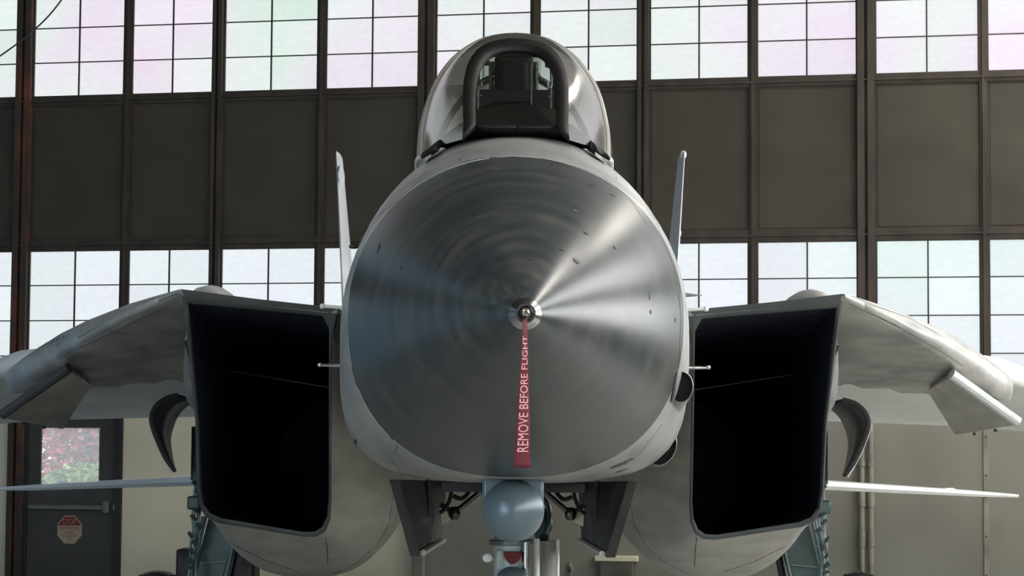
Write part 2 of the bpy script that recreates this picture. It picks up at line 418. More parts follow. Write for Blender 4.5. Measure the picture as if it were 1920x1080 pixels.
# door
d1 = empty('door_1', W((du0 + du1) / 2, 0, 0), kind='structure')
b = MB().box((du0, -.03, 0), (du0 + .05, .1, DT), W).box((du1 - .11, -.03, 0), (du1, .1, DT), W).box((du0 + .05, -.03, DT - .05), (du1 - .11, .1, DT), W)
b.build('door_frame', 'black', d1, smooth=0, bevel=.004)
gx0, gz0 = wuz(75, 914); gx1, gz1 = wuz(190, 800)
lx0, lx1 = du0 + .055, du1 - .115
b = MB()
for q in (((lx0, -.005, .01), (gx0, .045, DT - .055)), ((gx1, -.005, .01), (lx1, .045, DT - .055)), ((gx0, -.005, .01), (gx1, .045, gz0)), ((gx0, -.005, gz1), (gx1, .045, DT - .055))): b.box(q[0], q[1], W)
b.build('door_leaf', 'door_paint', d1, smooth=0)
b = MB()
for q in (((gx0, -.014, gz0), (gx0 + .018, -.001, gz1)), ((gx1 - .018, -.014, gz0), (gx1, -.001, gz1)), ((gx0, -.014, gz0), (gx1, -.001, gz0 + .018)), ((gx0, -.014, gz1 - .018), (gx1, -.001, gz1))): b.box(q[0], q[1], W)
b.build('glazing_bead', 'box_grey', d1, smooth=0)
MB().box((gx0 + .001, .015, gz0 + .001), (gx1 - .001, .02, gz1 - .001), W).build('pane', 'hazy_glass', d1, smooth=0)
bx0, bz = wuz(56, 950); bx1, _ = wuz(196, 950)
b = MB().box((bx0, -.075, bz - .028), (bx1, -.045, bz + .028), W).box((bx0, -.045, bz - .02), (bx0 + .05, -.0055, bz + .02), W)
b.build('push_bar', 'bar_metal', d1, bevel=.006, smooth=0)
b = MB().box((bx1, -.08, bz - .075), (bx1 + .075, -.0055, bz + .085), W)
b.build('latch_case', 'bar_metal', d1, bevel=.012, smooth=0)
MB().box((bx1 + .135, -.055, bz - .03), (bx1 + .15, -.031, bz + .035), W).build('strike_plate', 'steel', d1, bevel=.003, smooth=0)
# outer side walls, far from view: boards with window bands
def side_wall(name, u, sgn, m, z0=2.4, z1=8.6, pieces=6, wname='window_%d'):
    root = empty(name, W(u, 0, 0), kind='structure')
    MB().box((u, -HV, 0), (u + sgn * .15, 0, z0), W).build('wall_board', 'wall_panel', root, smooth=0)
    MB().box((u, -HV, z1), (u + sgn * .15, 0, HZ), W).build('top_panel', 'panel', root, smooth=0)
    for i in range(pieces + 1):
        v = -HV + i * HV / pieces
        MB().box((u - sgn * .1 - .1, v - .15, 0), (u - sgn * .1 + .1, v + .15, HZ), W).build('column', 'beam', root, smooth=0)
    MB().box((u - .04, -HV, 4.3), (u + .04, 0, 6.0), W).build('metal_panel', 'panel', root, smooth=0)
    for i in range(pieces):
        v0 = -HV + i * HV / pieces + .15; v1 = v0 + HV / pieces - .3
        for a, c in ((z0, 4.3), (6.0, z1)):
            wn[0] += 1
            r = empty('window_%d' % wn[0], W(u, (v0 + v1) / 2, a), kind='structure')
            MB().box((u - .004, v0, a), (u + .004, v1, c), W).build('glazing', m, r, smooth=0)
            g = MB()
            for q in range(1, 10): g.box((u - .02, v0 + (v1 - v0) * q / 10 - .02, a), (u + .02, v0 + (v1 - v0) * q / 10 + .02, c), W)
            for q in range(1, 4): g.box((u - .02, v0, a + (c - a) * q / 4 - .015), (u + .02, v1, a + (c - a) * q / 4 + .015), W)
            g.build('muntin', 'beam', r, smooth=0)
side_wall('wall_right', HU, 1, 'pane_right')
side_wall('wall_left', -HL, -1, 'pane_left', z0=.5)
wf = empty('wall_front', W(0, -HV, 0), kind='structure')
for a, b_, z0, z1 in ((-HL, -6.6, 0, HZ), (.6, HU, 0, HZ), (-6.6, .6, 5.6, HZ)):
    MB().box((a, -HV, z0), (b_, -HV - .15, z1), W).build('metal_panel', 'panel', wf, smooth=0)

# ---------------------------------------------------------------- things on and beyond the back wall
# octagonal sign
su, sz = wuz(131, 993); sr = 26.5 / F * 29.2
def octo(r, v): return [W(su + r * math.sin(R(22.5 + 45 * k)) * .93, v, sz + r * math.cos(R(22.5 + 45 * k))) for k in range(8)]
sg = empty('octagonal_sign', W(su, -.01, sz), 'faded red and cream octagonal stop sign stuck on the grey door', 'sign')
MB().loft([octo(sr * 1.08, -.006), octo(sr * 1.08, -.012)]).build('sign_plate', 'sign_cream', sg, smooth=0)
o8 = octo(sr, -.0126)
# red top: clip octagon above line
def clip(poly, z):
    out = []
    for i in range(len(poly)):
        a, b_ = poly[i], poly[(i + 1) % len(poly)]
        if a.z >= z: out.append(a)
        if (a.z >= z) != (b_.z >= z): out.append(a.lerp(b_, (z - a.z) / (b_.z - a.z)))
    return out
rp = clip(o8, sz + sr * .30)
MB().prism(rp, -V * .0016).build('red_band', 'sign_red', sg, smooth=0)
def text_obj(name, txt, m, parent, mapf, size=1.0, width=None):
    c = bpy.data.curves.new(name, 'FONT'); c.body = txt; c.align_x = 'LEFT'; c.size = size; c.resolution_u = 3
    c.extrude = 0
    t = bpy.data.objects.new('tmp', c); COL.objects.link(t)
    dg = bpy.context.evaluated_depsgraph_get(); me = bpy.data.meshes.new_from_object(t.evaluated_get(dg))
    COL.objects.unlink(t); bpy.data.objects.remove(t)
    xs = [v.co.x for v in me.vertices]; ys = [v.co.y for v in me.vertices]
    x0, x1, y0, y1 = min(xs), max(xs), min(ys), max(ys)
    off = root_off(parent)
    # finer split so that long letters follow a curved map
    for v in me.vertices:
        v.co = mapf((v.co.x - x0) / (x1 - x0), (v.co.y - y0) / (y1 - y0)) - off
    me.materials.clear(); me.materials.append(MATS[m])
    o = bpy.data.objects.new(name, me); COL.objects.link(o); o.parent = parent
    return o
def sign_line(txt, cy, h, wd, m, name='lettering'):
    return text_obj(name, txt, m, sg, lambda a, c: W(su + (a - .5) * wd, -.0150, sz + cy + (c - .5) * h))
sign_line('STOP', sr * .58, sr * .38, sr * 1.06, 'sign_pink')
sign_line('RESTRICTED', sr * .10, sr * .21, sr * 1.5, 'sign_red')
sign_line('AREA', -sr * .20, sr * .17, sr * .66, 'sign_text')
sign_line('EMPLOYEES', -sr * .46, sr * .14, sr * 1.06, 'sign_text')
sign_line('ONLY', -sr * .66, sr * .13, sr * .36, 'sign_text')
# conduits on the right
cu, _ = wuz(1612, 950)
def conduit(u, label, r=.042):
    t = empty('conduit', W(u, -.085, 0), label, 'conduit', 'twin conduits on the right side of the wall')
    MB().tube([W(u, -.085, z) for z in (0, zdoor_lintel - .03)], r * .82, 12).build('pipe', 'conduit', t)
    for z0, z1 in ((.62, .78), (1.08, 1.25), (1.55, 1.62), (1.85, 1.9)):
        MB().tube([W(u, -.085, z0), W(u, -.085, z1)], r * 1.08, 12).build('coupling', 'conduit', t)
conduit(wuz(1617, 950)[0], 'thin grey-green wall conduit on the right, left-hand pipe of the close pair')
conduit(wuz(1634, 950)[0], 'thin grey-green wall conduit on the right, right-hand pipe of the close pair')
u = wuz(787, 1060)[0]
t = empty('downpipe', W(u, -.06, 0), 'grey-green pipe with a square cap on the wall behind the left nose gear door', 'pipe')
MB().box((u - .075, -.09, 0), (u + .075, -.001, 1.27 - .05), W).build('pipe', 'conduit', t, bevel=.02)
MB().box((u - .085, -.1, .47), (u + .085, -.001, .52), W).build('bracket', 'conduit', t, bevel=.005)
# small electrical box + oval handle
u0, z1 = wuz(1126, 1052); u1, _ = wuz(1190, 1052)
t = empty('wall_box', W((u0 + u1) / 2, -.06, z1 - .5), 'brown-grey electrical box on the wall between nose gear and right nacelle', 'box')
MB().box((u0, -.12, z1 - .6), (u1, -.001, z1), W).build('box_body', 'box_grey', t, bevel=.012)
MB().box((u0 - .05, -.125, z1 + .002), (u1 + .05, -.001, z1 + .07), W).build('top_flange', 'wall_paint', t, bevel=.01)
MB().box((u0 + .02, -.132, z1 - .5), (u1 - .02, -.1205, z1 - .04), W).build('box_door', 'box_grey', t, bevel=.006)
u, z = wuz(1070, 1066)
t = empty('oval_fitting', W(u, -.03, z), 'small oval grey fitting on the wall left of the electrical box', 'fitting')
MB().ball(W(u, -.02, z), .05, 14, (.75, .35, 1.8)).build('cover', 'conduit', t)
MB().ball(W(u, -.045, z - .01), .03, 12, (.6, .4, 1.5)).build('lever', 'dark_steel', t)
# cabinet, bins
p0 = at(330, 1030, 23.5); p1 = at(478, 1030, 23.5)
t = empty('storage_cabinet', (p0.x + .39, 23.7, 0), 'dark brown low cabinet on the floor behind the left main gear leg', 'cabinet')
MB().box((p0.x, 23.5, .06), (p1.x, 24.0, p0.z)).build('cabinet_body', 'cabinet', t, bevel=.02)
xm = (p0.x + p1.x) / 2
for a, b_ in ((p0.x + .02, xm - .005), (xm + .005, p1.x - .02)):
    dr = MB().box((a, 23.48, .1), (b_, 23.4995, p0.z - .04)).build('cabinet_door', 'cabinet', t, bevel=.006)
    hx = b_ - .05 if b_ < xm else a + .05
    MB().tube([(hx, 23.46, .35), (hx, 23.46, .5)], .008, 8).build('door_handle', 'steel', dr)
MB().box((p0.x + .03, 23.52, 0), (p1.x - .03, 23.95, .06)).build('plinth', 'black', t)
def bin_(px, py, d, r, label, fuzzy=False):
    p = at(px, py, d); t = empty('waste_bin', (p.x, d, 0), label, 'bin'); h = p.z - r * .42
    prof = [(r * .82, 0), (r * .9, .02), (r * .98, h * .96), (r, h)]
    ring = lambda q, z: [Vector((p.x + q * math.cos(2 * math.pi * k / 28), d + q * math.sin(2 * math.pi * k / 28), z)) for k in range(28)]
    MB().loft([ring(a, z) for a, z in prof]).build('bin_body', 'black', t)
    MB().loft([ring(r * 1.04, h + .001), ring(r * 1.04, h + .04), ring(r * .95, h + r * .2), ring(r * .7, h + r * .34), ring(r * .35, h + r * .41), ring(.01, h + r * .42)]).build('bin_lid', 'black', t)
    if fuzzy:
        MB().tube([(p.x - r * .3, d, h + r * .38), (p.x - r * .2, d, h + r * .46), (p.x + r * .2, d, h + r * .46), (p.x + r * .3, d, h + r * .38)], .012, 8).build('handle', 'box_grey', t)
bin_(296, 1070, 24.6, .19, 'black round bin with domed lid left of the brown cabinet')
bin_(1610, 1073, 24.4, .15, 'black bin with a grey handle in front of the twin conduits', True)
# slack cable high at the left
b = MB().tube(spline([at(-40, 130, 25), at(0, 105, 25), at(62, 58, 25), at(115, 0, 25), at(190, -120, 25)], 8), .009, 8)
tag(b.build('hanging_cable', 'rubber'), 'thin grey cable hanging slack across the top left window', 'cable')
# garden beyond the door
st(MB().box((-20, .3, -.15), (20, 14, -.02), W).build('ground', 'asphalt'))
def shrub(u, v, z, ru, rv, rz, n, m, label, sz_=.075, seed=1):
    rr = random.Random(seed); t = empty('shrub', W(u, v, 0), label, 'shrub')
    tr = MB()
    for k in range(5):
        a = rr.uniform(0, 6.28); tr.tube([W(u, v, -.02), W(u + .2 * math.cos(a), v + .2 * math.sin(a), z * .5), W(u + ru * .6 * math.cos(a), v + rv * .5 * math.sin(a), z)], [.04, .025, .01], 6)
    tr.build('stems', 'bark', t)
    b = MB()
    for k in range(n):
        while True:
            q = Vector((rr.uniform(-1, 1), rr.uniform(-1, 1), rr.uniform(-1, 1)))
            if .3 < q.length < 1: break
        c = W(u + q.x * ru, v + q.y * rv, max(.06, z + q.z * rz))
        a = Vector((rr.gauss(0, 1), rr.gauss(0, 1), rr.gauss(0, .6))).normalized(); c2 = a.cross(Vector((rr.gauss(0, 1), rr.gauss(0, 1), rr.gauss(0, 1)))).normalized()
        s_ = sz_ * rr.uniform(.6, 1.3)
        b.add([c - a * s_, c - c2 * s_ * .38 - a * .1 * s_, c + a * s_, c + c2 * s_ * .38 - a * .1 * s_], [(0, 1, 2, 3)])
    o = b.build('foliage', m, t, smooth=0); o['kind'] = 'stuff'
gu = (gx0 + gx1) / 2
shrub(gu - .45, 3.7, 1.9, 1.7, 1.0, 1.5, 13000, 'leaf_red', 'red-leaved shrub outside, seen through the upper door glass', .085, 3)
shrub(gu - .35, 1.5, .82, 1.0, .55, .68, 6500, 'leaf_green', 'yellow-green shrub outside, seen low through the door glass', .07, 5)

# ================================================================== THE AIRCRAFT
AC = empty('fighter_jet', (XA, 16.0, 0), 'grey twin-tailed fighter jet facing the viewer, parked inside the hangar', 'aircraft')
def A(x, y, z): return Vector((x + XA, y, z))
def sec(y, w_, zt_, zb_, zc, nt, nb, n=72, xo=0.0):
    out = []
    for k in range(n):
        a = 2 * math.pi * k / n; c, s = math.cos(a), math.sin(a); e = nt if s >= 0 else nb
        h = (zt_ - zc) if s >= 0 else (zc - zb_)
        # 2.05..e exponents meet cleanly on the waist line
        r_ = (abs(c) ** e + abs(s) ** e) ** (-1 / e)
        out.append(A(xo + w_ * r_ * c, y, zc + h * r_ * s))
    return out
# radome
TIPX, TIPY, TIPZ, RBY = .02, 6.80, 2.037, 8.79
def rad_sec(t, k=1.0, y=None):
    r_ = 1.42 * t - .42 * t * t if t > .06 else (t / .06) ** .8 * .0837
    zc = TIPZ + (2.150 - TIPZ) * t
    zt_ = zc + .602 * r_ * k; zb_ = zc - .603 * r_ * k
    return sec(TIPY + (RBY - TIPY) * t if y is None else y, .630 * r_ * k, zt_, zb_, zc, 2.0 + .04 * t, 2.0 + .38 * t, xo=TIPX * (1 - t))
ts = [.055] + [i / 24 for i in range(2, 25)]
RD = MB().loft([rad_sec(t) for t in ts])
radome = RD.build('radome', 'radome', AC, smooth=50)
cap = MB().loft([rad_sec(t, 1.01) for t in (.012, .02, .03, .042, .0545)])
tip = cap.build('nose_cap', 'steel', AC, smooth=60)
# pitot stub
def ringy(x, z, y, r_, n=6, ph=0): return [A(x + r_ * math.cos(2 * math.pi * k / n + ph), y, z + r_ * math.sin(2 * math.pi * k / n + ph)) for k in range(n)]
b = MB().loft([ringy(TIPX, TIPZ, 6.835, .026, 6), ringy(TIPX, TIPZ, 6.79, .026, 6), ringy(TIPX, TIPZ, 6.785, .02, 6)])
pit_ = b.build('probe_nut', 'dark_steel', AC, smooth=20)
b = MB().loft([ringy(TIPX, TIPZ, 6.80, .013, 16), ringy(TIPX, TIPZ, 6.745, .011, 16), ringy(TIPX, TIPZ, 6.742, .006, 16), ringy(TIPX, TIPZ, 6.76, .005, 16)])
b.build('probe_tip', 'steel', AC)
b = MB(); b.loft([ringy(TIPX, TIPZ, 6.775, .029, 20), ringy(TIPX, TIPZ, 6.787, .029, 20), ringy(TIPX, TIPZ, 6.787, .022, 20), ringy(TIPX, TIPZ, 6.775, .022, 20), ringy(TIPX, TIPZ, 6.775, .029, 20)], cap0=False, cap1=False)
b.build('probe_collar', 'black', AC)
# forward fuselage (one continuous skin)
fs = [(8.795, .612, 2.735, 1.565, 2.15, 2.04, 2.38), (8.805, .612, 2.735, 1.565, 2.15, 2.04, 2.38), (8.806, .632, 2.757, 1.545, 2.148, 2.04, 2.4), (9.1, .668, 2.828, 1.528, 2.13, 2.05, 2.7),
      (9.5, .708, 2.905, 1.518, 2.11, 2.07, 3.2), (10.0, .743, 3.00, 1.513, 2.09, 2.1, 3.6), (10.6, .768, 3.10, 1.505, 2.08, 2.1, 3.6), (11.2, .785, 3.20, 1.50, 2.08, 2.1, 3.6),
      (12.2, .80, 3.21, 1.50, 2.08, 2.1, 3.4), (13.5, .83, 3.16, 1.52, 2.1, 2.2, 3.2), (15, .90, 3.10, 1.62, 2.15, 2.3, 3), (17, .98, 3.04, 1.8, 2.2, 2.4, 3), (20, 1.0, 2.98, 1.95, 2.3, 2.4, 3), (24, .85, 2.72, 2.05, 2.35, 2.4, 3), (26.2, .35, 2.5, 2.2, 2.35, 2.2, 2.2)]
FU = MB()
fine = []
for a, b_ in zip(fs, fs[1:]):
    m = 1 if b_[0] - a[0] < .1 else 4
    for q in range(m): fine.append(tuple(x + (y - x) * q / m for x, y in zip(a, b_)))
fine.append(fs[-1])
FU.loft([sec(*s_) for s_ in fine])
fus = FU.build('fuselage', 'paint', AC, smooth=40)
TR = MB(); TR.add(RD.v, RD.f); TR.add(FU.v, FU.f); NB = TR.bvh()
def hit(bv, px, py, lift=.0012):
    h = bv.ray_cast(CAM, ray(px, py))
    return None if h[0] is None else (h[0] + h[1] * (lift if h[1].dot(ray(px, py)) < 0 else -lift), h[1])
def seamline(bv, pts, r_, b, n=5):
    pp = []
    for a, c in zip(pts, pts[1:]):
        m = max(2, int(math.hypot(a[0] - c[0], a[1] - c[1]) / 14))
        for q in range(m): pp.append((a[0] + (c[0] - a[0]) * q / m, a[1] + (c[1] - a[1]) * q / m))
    pp.append(pts[-1])
    hs = [hit(bv, *p, lift=-r_ * .35) for p in pp]; hs = [h[0] for h in hs if h]
    if len(hs) > 2: b.tube(hs, r_, n)
def dab(bv, px, py, wp, hp, rot, b, n=10, th=.0016):
    h = hit(bv, px, py, .0004)
    if not h: return
    p, nn = h
    if nn.dot(ray(px, py)) > 0: nn = -nn
    ux = Vector((1, 0, 0)) - nn * nn.x
    ux.normalize(); uz = nn.cross(ux).normalized()
    if uz.z < 0: uz = -uz
    d = (p - CAM).length / F
    # sizes given as seen, undo the slant along the steeper direction
    def unsl(v):
        r0 = ray(px, py); return max(.18, (v - r0 * v.dot(r0)).length)
    sx = wp * d / 2 / unsl(ux); sz__ = hp * d / 2 / unsl(uz)
    ca, sa = math.cos(rot), math.sin(rot)
    ring = []
    for k in range(n):
        a = 2 * math.pi * k / n; x, z = math.cos(a), math.sin(a)
        X, Z = x * ca * sx - z * sa * sz__ , x * sa * sx + z * ca * sz__
        ring.append(p + ux * X + uz * Z)
    b.loft([ring, [q + nn * th for q in ring]])
b = MB()
seamline(NB, [(862, 305), (905, 297), (962, 294), (1020, 298), (1080, 318)], .0022, b)
seamline(NB, [(650, 606), (652, 660), (668, 720), (700, 780), (745, 835), (736, 866), (762, 893), (790, 905)], .002, b)
seamline(NB, [(1242, 795), (1200, 850), (1150, 890), (1120, 900)], .0018, b)
seamline(NB, [(716, 378), (727, 392)], .0025, b); seamline(NB, [(655, 470), (668, 450), (690, 420), (727, 392), (790, 335)], .0018, b)
seamline(NB, [(1198, 400), (1212, 385), (1232, 420), (1262, 500), (1275, 580)], .0018, b)
seamline(NB, [(1272, 520), (1276, 600), (1272, 690)], .0018, b)
seamline(NB, [(1130, 330), (1180, 372), (1212, 420)], .0016, b)
sm = b.build('panel_seam', 'seam', fus); sm['kind'] = 'stuff'
b = MB()
for q in ((922, 317, 26, 6, .1), (1080, 489, 14, 7, -.9), (1054, 468, 8, 5, -.7), (999, 485, 12, 5, -.6), (1152, 464, 8, 4, -1.0), (1098, 437, 10, 4, -.7), (1078, 396, 11, 4, -.5), (1148, 366, 8, 4, -.7), (1110, 347, 8, 3, -.7), (710, 465, 4, 12, -.3), (752, 501, 5, 4, 0), (1218, 555, 4, 13, 0), (1220, 585, 3, 8, 0), (1266, 600, 3, 9, 0), (862, 300, 5, 3, 0)): dab(NB, *q, b)
o = b.build('paint_chips', 'chip', radome); o['kind'] = 'stuff'
b = MB()
for q in ((1160, 872, 30, 9, .55), (1166, 882, 22, 6, .6), (1180, 862, 14, 5, .7), (667, 828, 10, 24, -.15), (797, 297, 7, 5, 0), (764, 318, 7, 5, .5), (1128, 298, 6, 4, 0), (1155, 335, 4, 3, 0), (947, 253, 6, 4, 0), (985, 252, 9, 4, 0), (1014, 255, 5, 3, 0), (1062, 262, 8, 4, -.2)): dab(NB, *q, b)
o = b.build('skin_recesses', 'black', fus); o['kind'] = 'stuff'
# scratches and fastener rows on the shoulders
b = MB()
for s_ in (-1, 1):
    for k in range(46):
        a = R(20 + 52 * (k / 45)); 
        for yy, w0 in ((9.02, .66), (9.42, .70)):
            q = sec(yy, w0 + (.003 if yy < 9.2 else .002), 2.81 + (yy - 9.02) * .2, 1.525, 2.12, 2.06, 2.7, 360)
            idx = int(math.degrees(a)) % 360 if s_ > 0 else (180 - int(math.degrees(a))) % 360
            h = NB.find_nearest(q[idx]); 
            if h[0]: b.ball(h[0], .0022, 6)
o = b.build('fasteners', 'paint_dark', fus); o['kind'] = 'stuff'

# windscreen and canopy
def wsd(py): return 9.72 + (250 - py) / (250 - 78) * (10.62 - 9.72)
def wp(hp, py, s, dd=0):
    d = wsd(py) + dd; p = at(963, py, d); return A(s * hp / F * d, d, p.z)
outer = [(101, 262), (99, 235), (100, 200), (98, 155), (87, 118), (66, 93), (36, 81), (0, 77)]
inner = [(76, 236), (76, 215), (76, 190), (73, 150), (63, 122), (47, 105), (26, 97), (0, 95)]
O_ = [wp(h, y, -1) for h, y in outer] + [wp(h, y, 1) for h, y in outer[:-1][::-1]]
I_ = [wp(h, y, -1) for h, y in inner] + [wp(h, y, 1) for h, y in inner[:-1][::-1]]
Os, Is = spline(O_, 4), spline(I_, 4)
b = MB(); b.loft([Os, Is], closed=False)
b.build('windscreen_frame', 'frame_black', AC, solid=.028, smooth=40)
b = MB(); n = len(Is); b.add(Is, [tuple(range(n))])
b.build('windscreen_glass', 'screen_glass', AC, smooth=0)
# black deck in front of and beside the windscreen
hoop_px = [(174, 293), (172, 240), (153, 168), (117, 114), (72, 82), (36, 71), (0, 68)]
HD = 10.95
def hp_(hp, py, s, d=HD): return A(s * hp / F * d, d, at(963, py, d).z)
HO = [hp_(h, y, -1) for h, y in hoop_px] + [hp_(h, y, 1) for h, y in hoop_px[:-1][::-1]]
Hs = spline(HO, 4)
for s in (-1, 1):
    # skirt: from frame foot to the hoop foot, hugging the fuselage
    top = [wp(h, y, s, dy) for h, y, dy in ((0, 238, 0), (60, 238, 0), (99, 232, .05), (118, 245, .25), (140, 262, .6), (160, 279, .9), (174, 290, 1.2))]
    bot = []
    for px_, py_ in ((0, 253.5), (50, 255), (90, 261), (120, 269), (145, 279), (163, 289), (178, 298)):
        h = hit(NB, 963 + s * px_, py_ + 2, -.01); bot.append(h[0] if h else wp(px_, py_, s, .3))
    b = MB(); b.loft([spline(top, 3), spline(bot, 3)], closed=False)
    b.build('windscreen_skirt', 'frame_black', AC, solid=.012, smooth=50)
    # side quarter glass between frame and hoop
    n = len(Os); half = n // 2
    A_ = Os[:half + 1] if s < 0 else Os[half:][::-1]
    B_ = Hs[:len(Hs) // 2 + 1] if s < 0 else Hs[len(Hs) // 2:][::-1]
    def resamp(P, m):
        L = [0]
        for a, c in zip(P, P[1:]): L.append(L[-1] + (c - a).length)
        out = []
        for i in range(m):
            t = L[-1] * i / (m - 1); j = max(k for k in range(len(L)) if L[k] <= t + 1e-9); j = min(j, len(P) - 2)
            out.append(P[j].lerp(P[j + 1], (t - L[j]) / max(1e-9, L[j + 1] - L[j])))
        return out
    a1, b1 = resamp(A_, 22), resamp(B_, 22)
    secs = []
    for q in range(7):
        t = q / 6; row = []
        for x, y in zip(a1, b1):
            p = x.lerp(y, t); bul = .028 * math.sin(math.pi * t)
            c = A(0, p.y, 2.95); dv = (p - c); dv.y = 0; row.append(p + dv.normalized() * bul)
        secs.append(row)
    MB().loft(secs, closed=False).build('quarter_glass', 'side_glass', AC, smooth=60)
b = MB().tube(Hs, .016, 8); b.build('canopy_bow', 'bow_paint', AC)
def csec(y, w_, zt_, zb_, e=2.0, n=40):
    out = []
    for k in range(n + 1):
        a = math.pi * k / n; c, s_ = math.cos(a), math.sin(a); r_ = (abs(c) ** e + abs(s_) ** e) ** (-1 / e)
        out.append(A(w_ * r_ * c, y, zb_ + (zt_ - zb_) * r_ * s_))
    return out
def wz(hp, pt, pb, d): return hp / F * d, at(963, pt, d).z, at(963, pb, d).z
CS = [(10.97, *wz(176, 67, 293, 10.97)), (11.1, *wz(182, 64, 296, 11.1)), (11.35, *wz(185, 62, 301, 11.35)), (11.7, .489, 3.70, 3.05), (12.2, .492, 3.73, 3.05), (13, .478, 3.74, 3.03), (14, .43, 3.62, 3.02), (15, .36, 3.38, 2.98), (15.8, .25, 3.15, 2.95)]
b = MB(); b.loft([csec(*c, e=2.12) for c in CS], closed=False)
b.build('canopy_glass', 'canopy_glass', AC, smooth=60)
for yy, ww, tt, bb in ((12.65, .478, 3.725, 3.0),):
    b = MB(); b.loft([csec(yy, ww, tt, bb), csec(yy, ww - .03, tt - .03, bb), csec(yy + .07, ww - .03, tt - .03, bb), csec(yy + .07, ww, tt, bb), csec(yy, ww, tt, bb)], closed=False)
    b.build('canopy_frame', 'cockpit_black', AC)
for s in (-1, 1):
    pts = [A(s * (c[1] - .006), c[0], c[3] - .005) for c in CS]
    b = MB().tube(spline(pts, 3), .013, 8); b.build('canopy_sill', 'paint_light', AC)
# cockpit contents
def pxbox(x0, x1, y0, y1, d, dp): 
    a = at(x0, y1, d); c = at(x1, y0, d); return (a.x, d, a.z), (c.x, d + dp, c.z)
b = MB(); b.add([A(x, y, z) for x, y, z in ((-.22, 10.25, 3.02), (.22, 10.25, 3.02), (.2, 10.75, 3.22), (.08, 10.8, 3.27), (-.08, 10.8, 3.27), (-.2, 10.75, 3.22), (-.24, 11.0, 2.95), (.24, 11.0, 2.95))], [(0, 1, 2, 3, 4, 5), (2, 3, 4, 5, 6, 7), (0, 5, 6), (1, 7, 2), (0, 6, 7, 1)])
gs = b.build('glare_shield', 'cockpit_black', AC, smooth=0)
b = MB(); b.box(*pxbox(893, 898, 160, 215, 10.75, .05)); b.box(*pxbox(1030, 1035, 165, 215, 10.75, .05)); b.box(*pxbox(893, 1035, 205, 215, 10.75, .05)); b.box(*pxbox(994, 998, 118, 215, 10.75, .03))
b.build('sight_frame', 'dark_steel', AC, bevel=.004)
for s, (x0, x1, y0) in ((1, (926, 1000, 99)), ):
    lo, hi = pxbox(x0, x1, y0, 250, 11.9, .25)
    sb = MB().box(lo, hi).build('ejection_seat', 'cockpit_black', AC, bevel=.03)
    MB().box((lo[0] + .03, 11.84, hi[2] - .22), (hi[0] - .03, 11.9, hi[2] - .05)).build('headrest', 'cockpit_black', sb, bevel=.02)
    for xx in (lo[0] - .015, hi[0] + .015): MB().tube([(xx, 11.95, lo[2]), (xx, 11.95, hi[2] - .04)], .014, 8).build('seat_rail', 'black', sb)
lo, hi = pxbox(930, 996, 205, 300, 13.6, .3)
MB().box(lo, hi).build('ejection_seat', 'cockpit_black', AC, bevel=.04)
b = MB()     # added black plates that hide the bright windows round two light gaps
for q in ((876, 900, 120, 240), (1036, 1052, 122, 240)): b.box(*pxbox(*q, 11.75, .03))
b.box(*pxbox(876, 1052, 168, 250, 11.75, .03)); b.box(*pxbox(915, 1012, 97, 106, 11.75, .03)); b.box(*pxbox(896, 918, 106, 122, 11.75, .03)); b.box(*pxbox(1022, 1040, 112, 126, 11.75, .03))
b.build('blackout_plates', 'cockpit_black', AC, bevel=.01)
b = MB(); zz = at(963, 150, 12.0).z
for s, px_ in ((-1, 903), (1, 1027)):
    p = at(px_, 165, 11.95); b.tube([p, p + Vector((.0, 0, .03)), p + Vector((s * -.035, 0, .045)), p + Vector((s * -.06, .0, .085))], .010, 8); b.ball(p + Vector((s * -.062, 0, .09)), .017, 8)
    b.build('seat_handle', 'dark_steel', AC); b = MB()
    b.tube([p + Vector((s * -.01, 0, -.06)), p + Vector((s * .02, 0, .02)), p + Vector((s * .015, 0, .12))], .007, 8).build('handle_stay', 'dark_steel', AC); b = MB()
b = MB()
for x_, y_ in ((899, 167), (901, 179), (925, 143), (1030, 181), (1008, 142)): MB().ball(at(x_, y_, 10.72), .0045, 8).build('lamp_stud', 'steel', AC)

# ---------------------------------------------------------------- intakes, nacelles, gloves, wings, tails
inn = [(352, 568), (478, 580), (604, 592), (617, 617), (616, 780), (616, 935), (613, 968), (604, 988), (590, 997), (570, 998), (480, 983), (415, 972), (393, 962), (381, 945), (376, 915), (372, 790), (362, 680)]
out = [(340, 542), (478, 560), (633, 577), (624, 620), (622, 780), (622, 938), (620, 973), (611, 996), (594, 1006), (570, 1007), (480, 992), (410, 981), (386, 970), (374, 950), (369, 915), (366, 790), (355, 680)]
def lp(px, py, k=.92):
    s_ = (at(px, py, 1.0).z - 1.62)
    d = (12.75 + k * .88) / (1 + k * s_); return rel(px, py, d)
INN = [lp(*p) for p in inn]; OUT = [lp(*p) for p in out]
def dens(P, n=4):                            # straight resampling, corners kept
    o = []
    for i in range(len(P)):
        a, c = Vector(P[i]), Vector(P[(i + 1) % len(P)])
        o += [a.lerp(c, k / n) for k in range(n)]
    return o
INd, OUd = dens(INN), dens(OUT)
for P in (INd, OUd):
    P[:] = [(-p.x, p.y, p.z) for p in P]      # positive = outboard
lc = (1.42, 1.85)
def target(x, z, cx, w_, zb_, zt_, zc, e):
    a = math.atan2((z - lc[1]) / .7, (x - lc[0]) / .42); c, s_ = math.cos(a), math.sin(a); r_ = (abs(c) ** e + abs(s_) ** e) ** (-1 / e)
    h = zt_ - zc if s_ > 0 else zc - zb_
    return cx + w_ * r_ * c, zc + h * r_ * s_
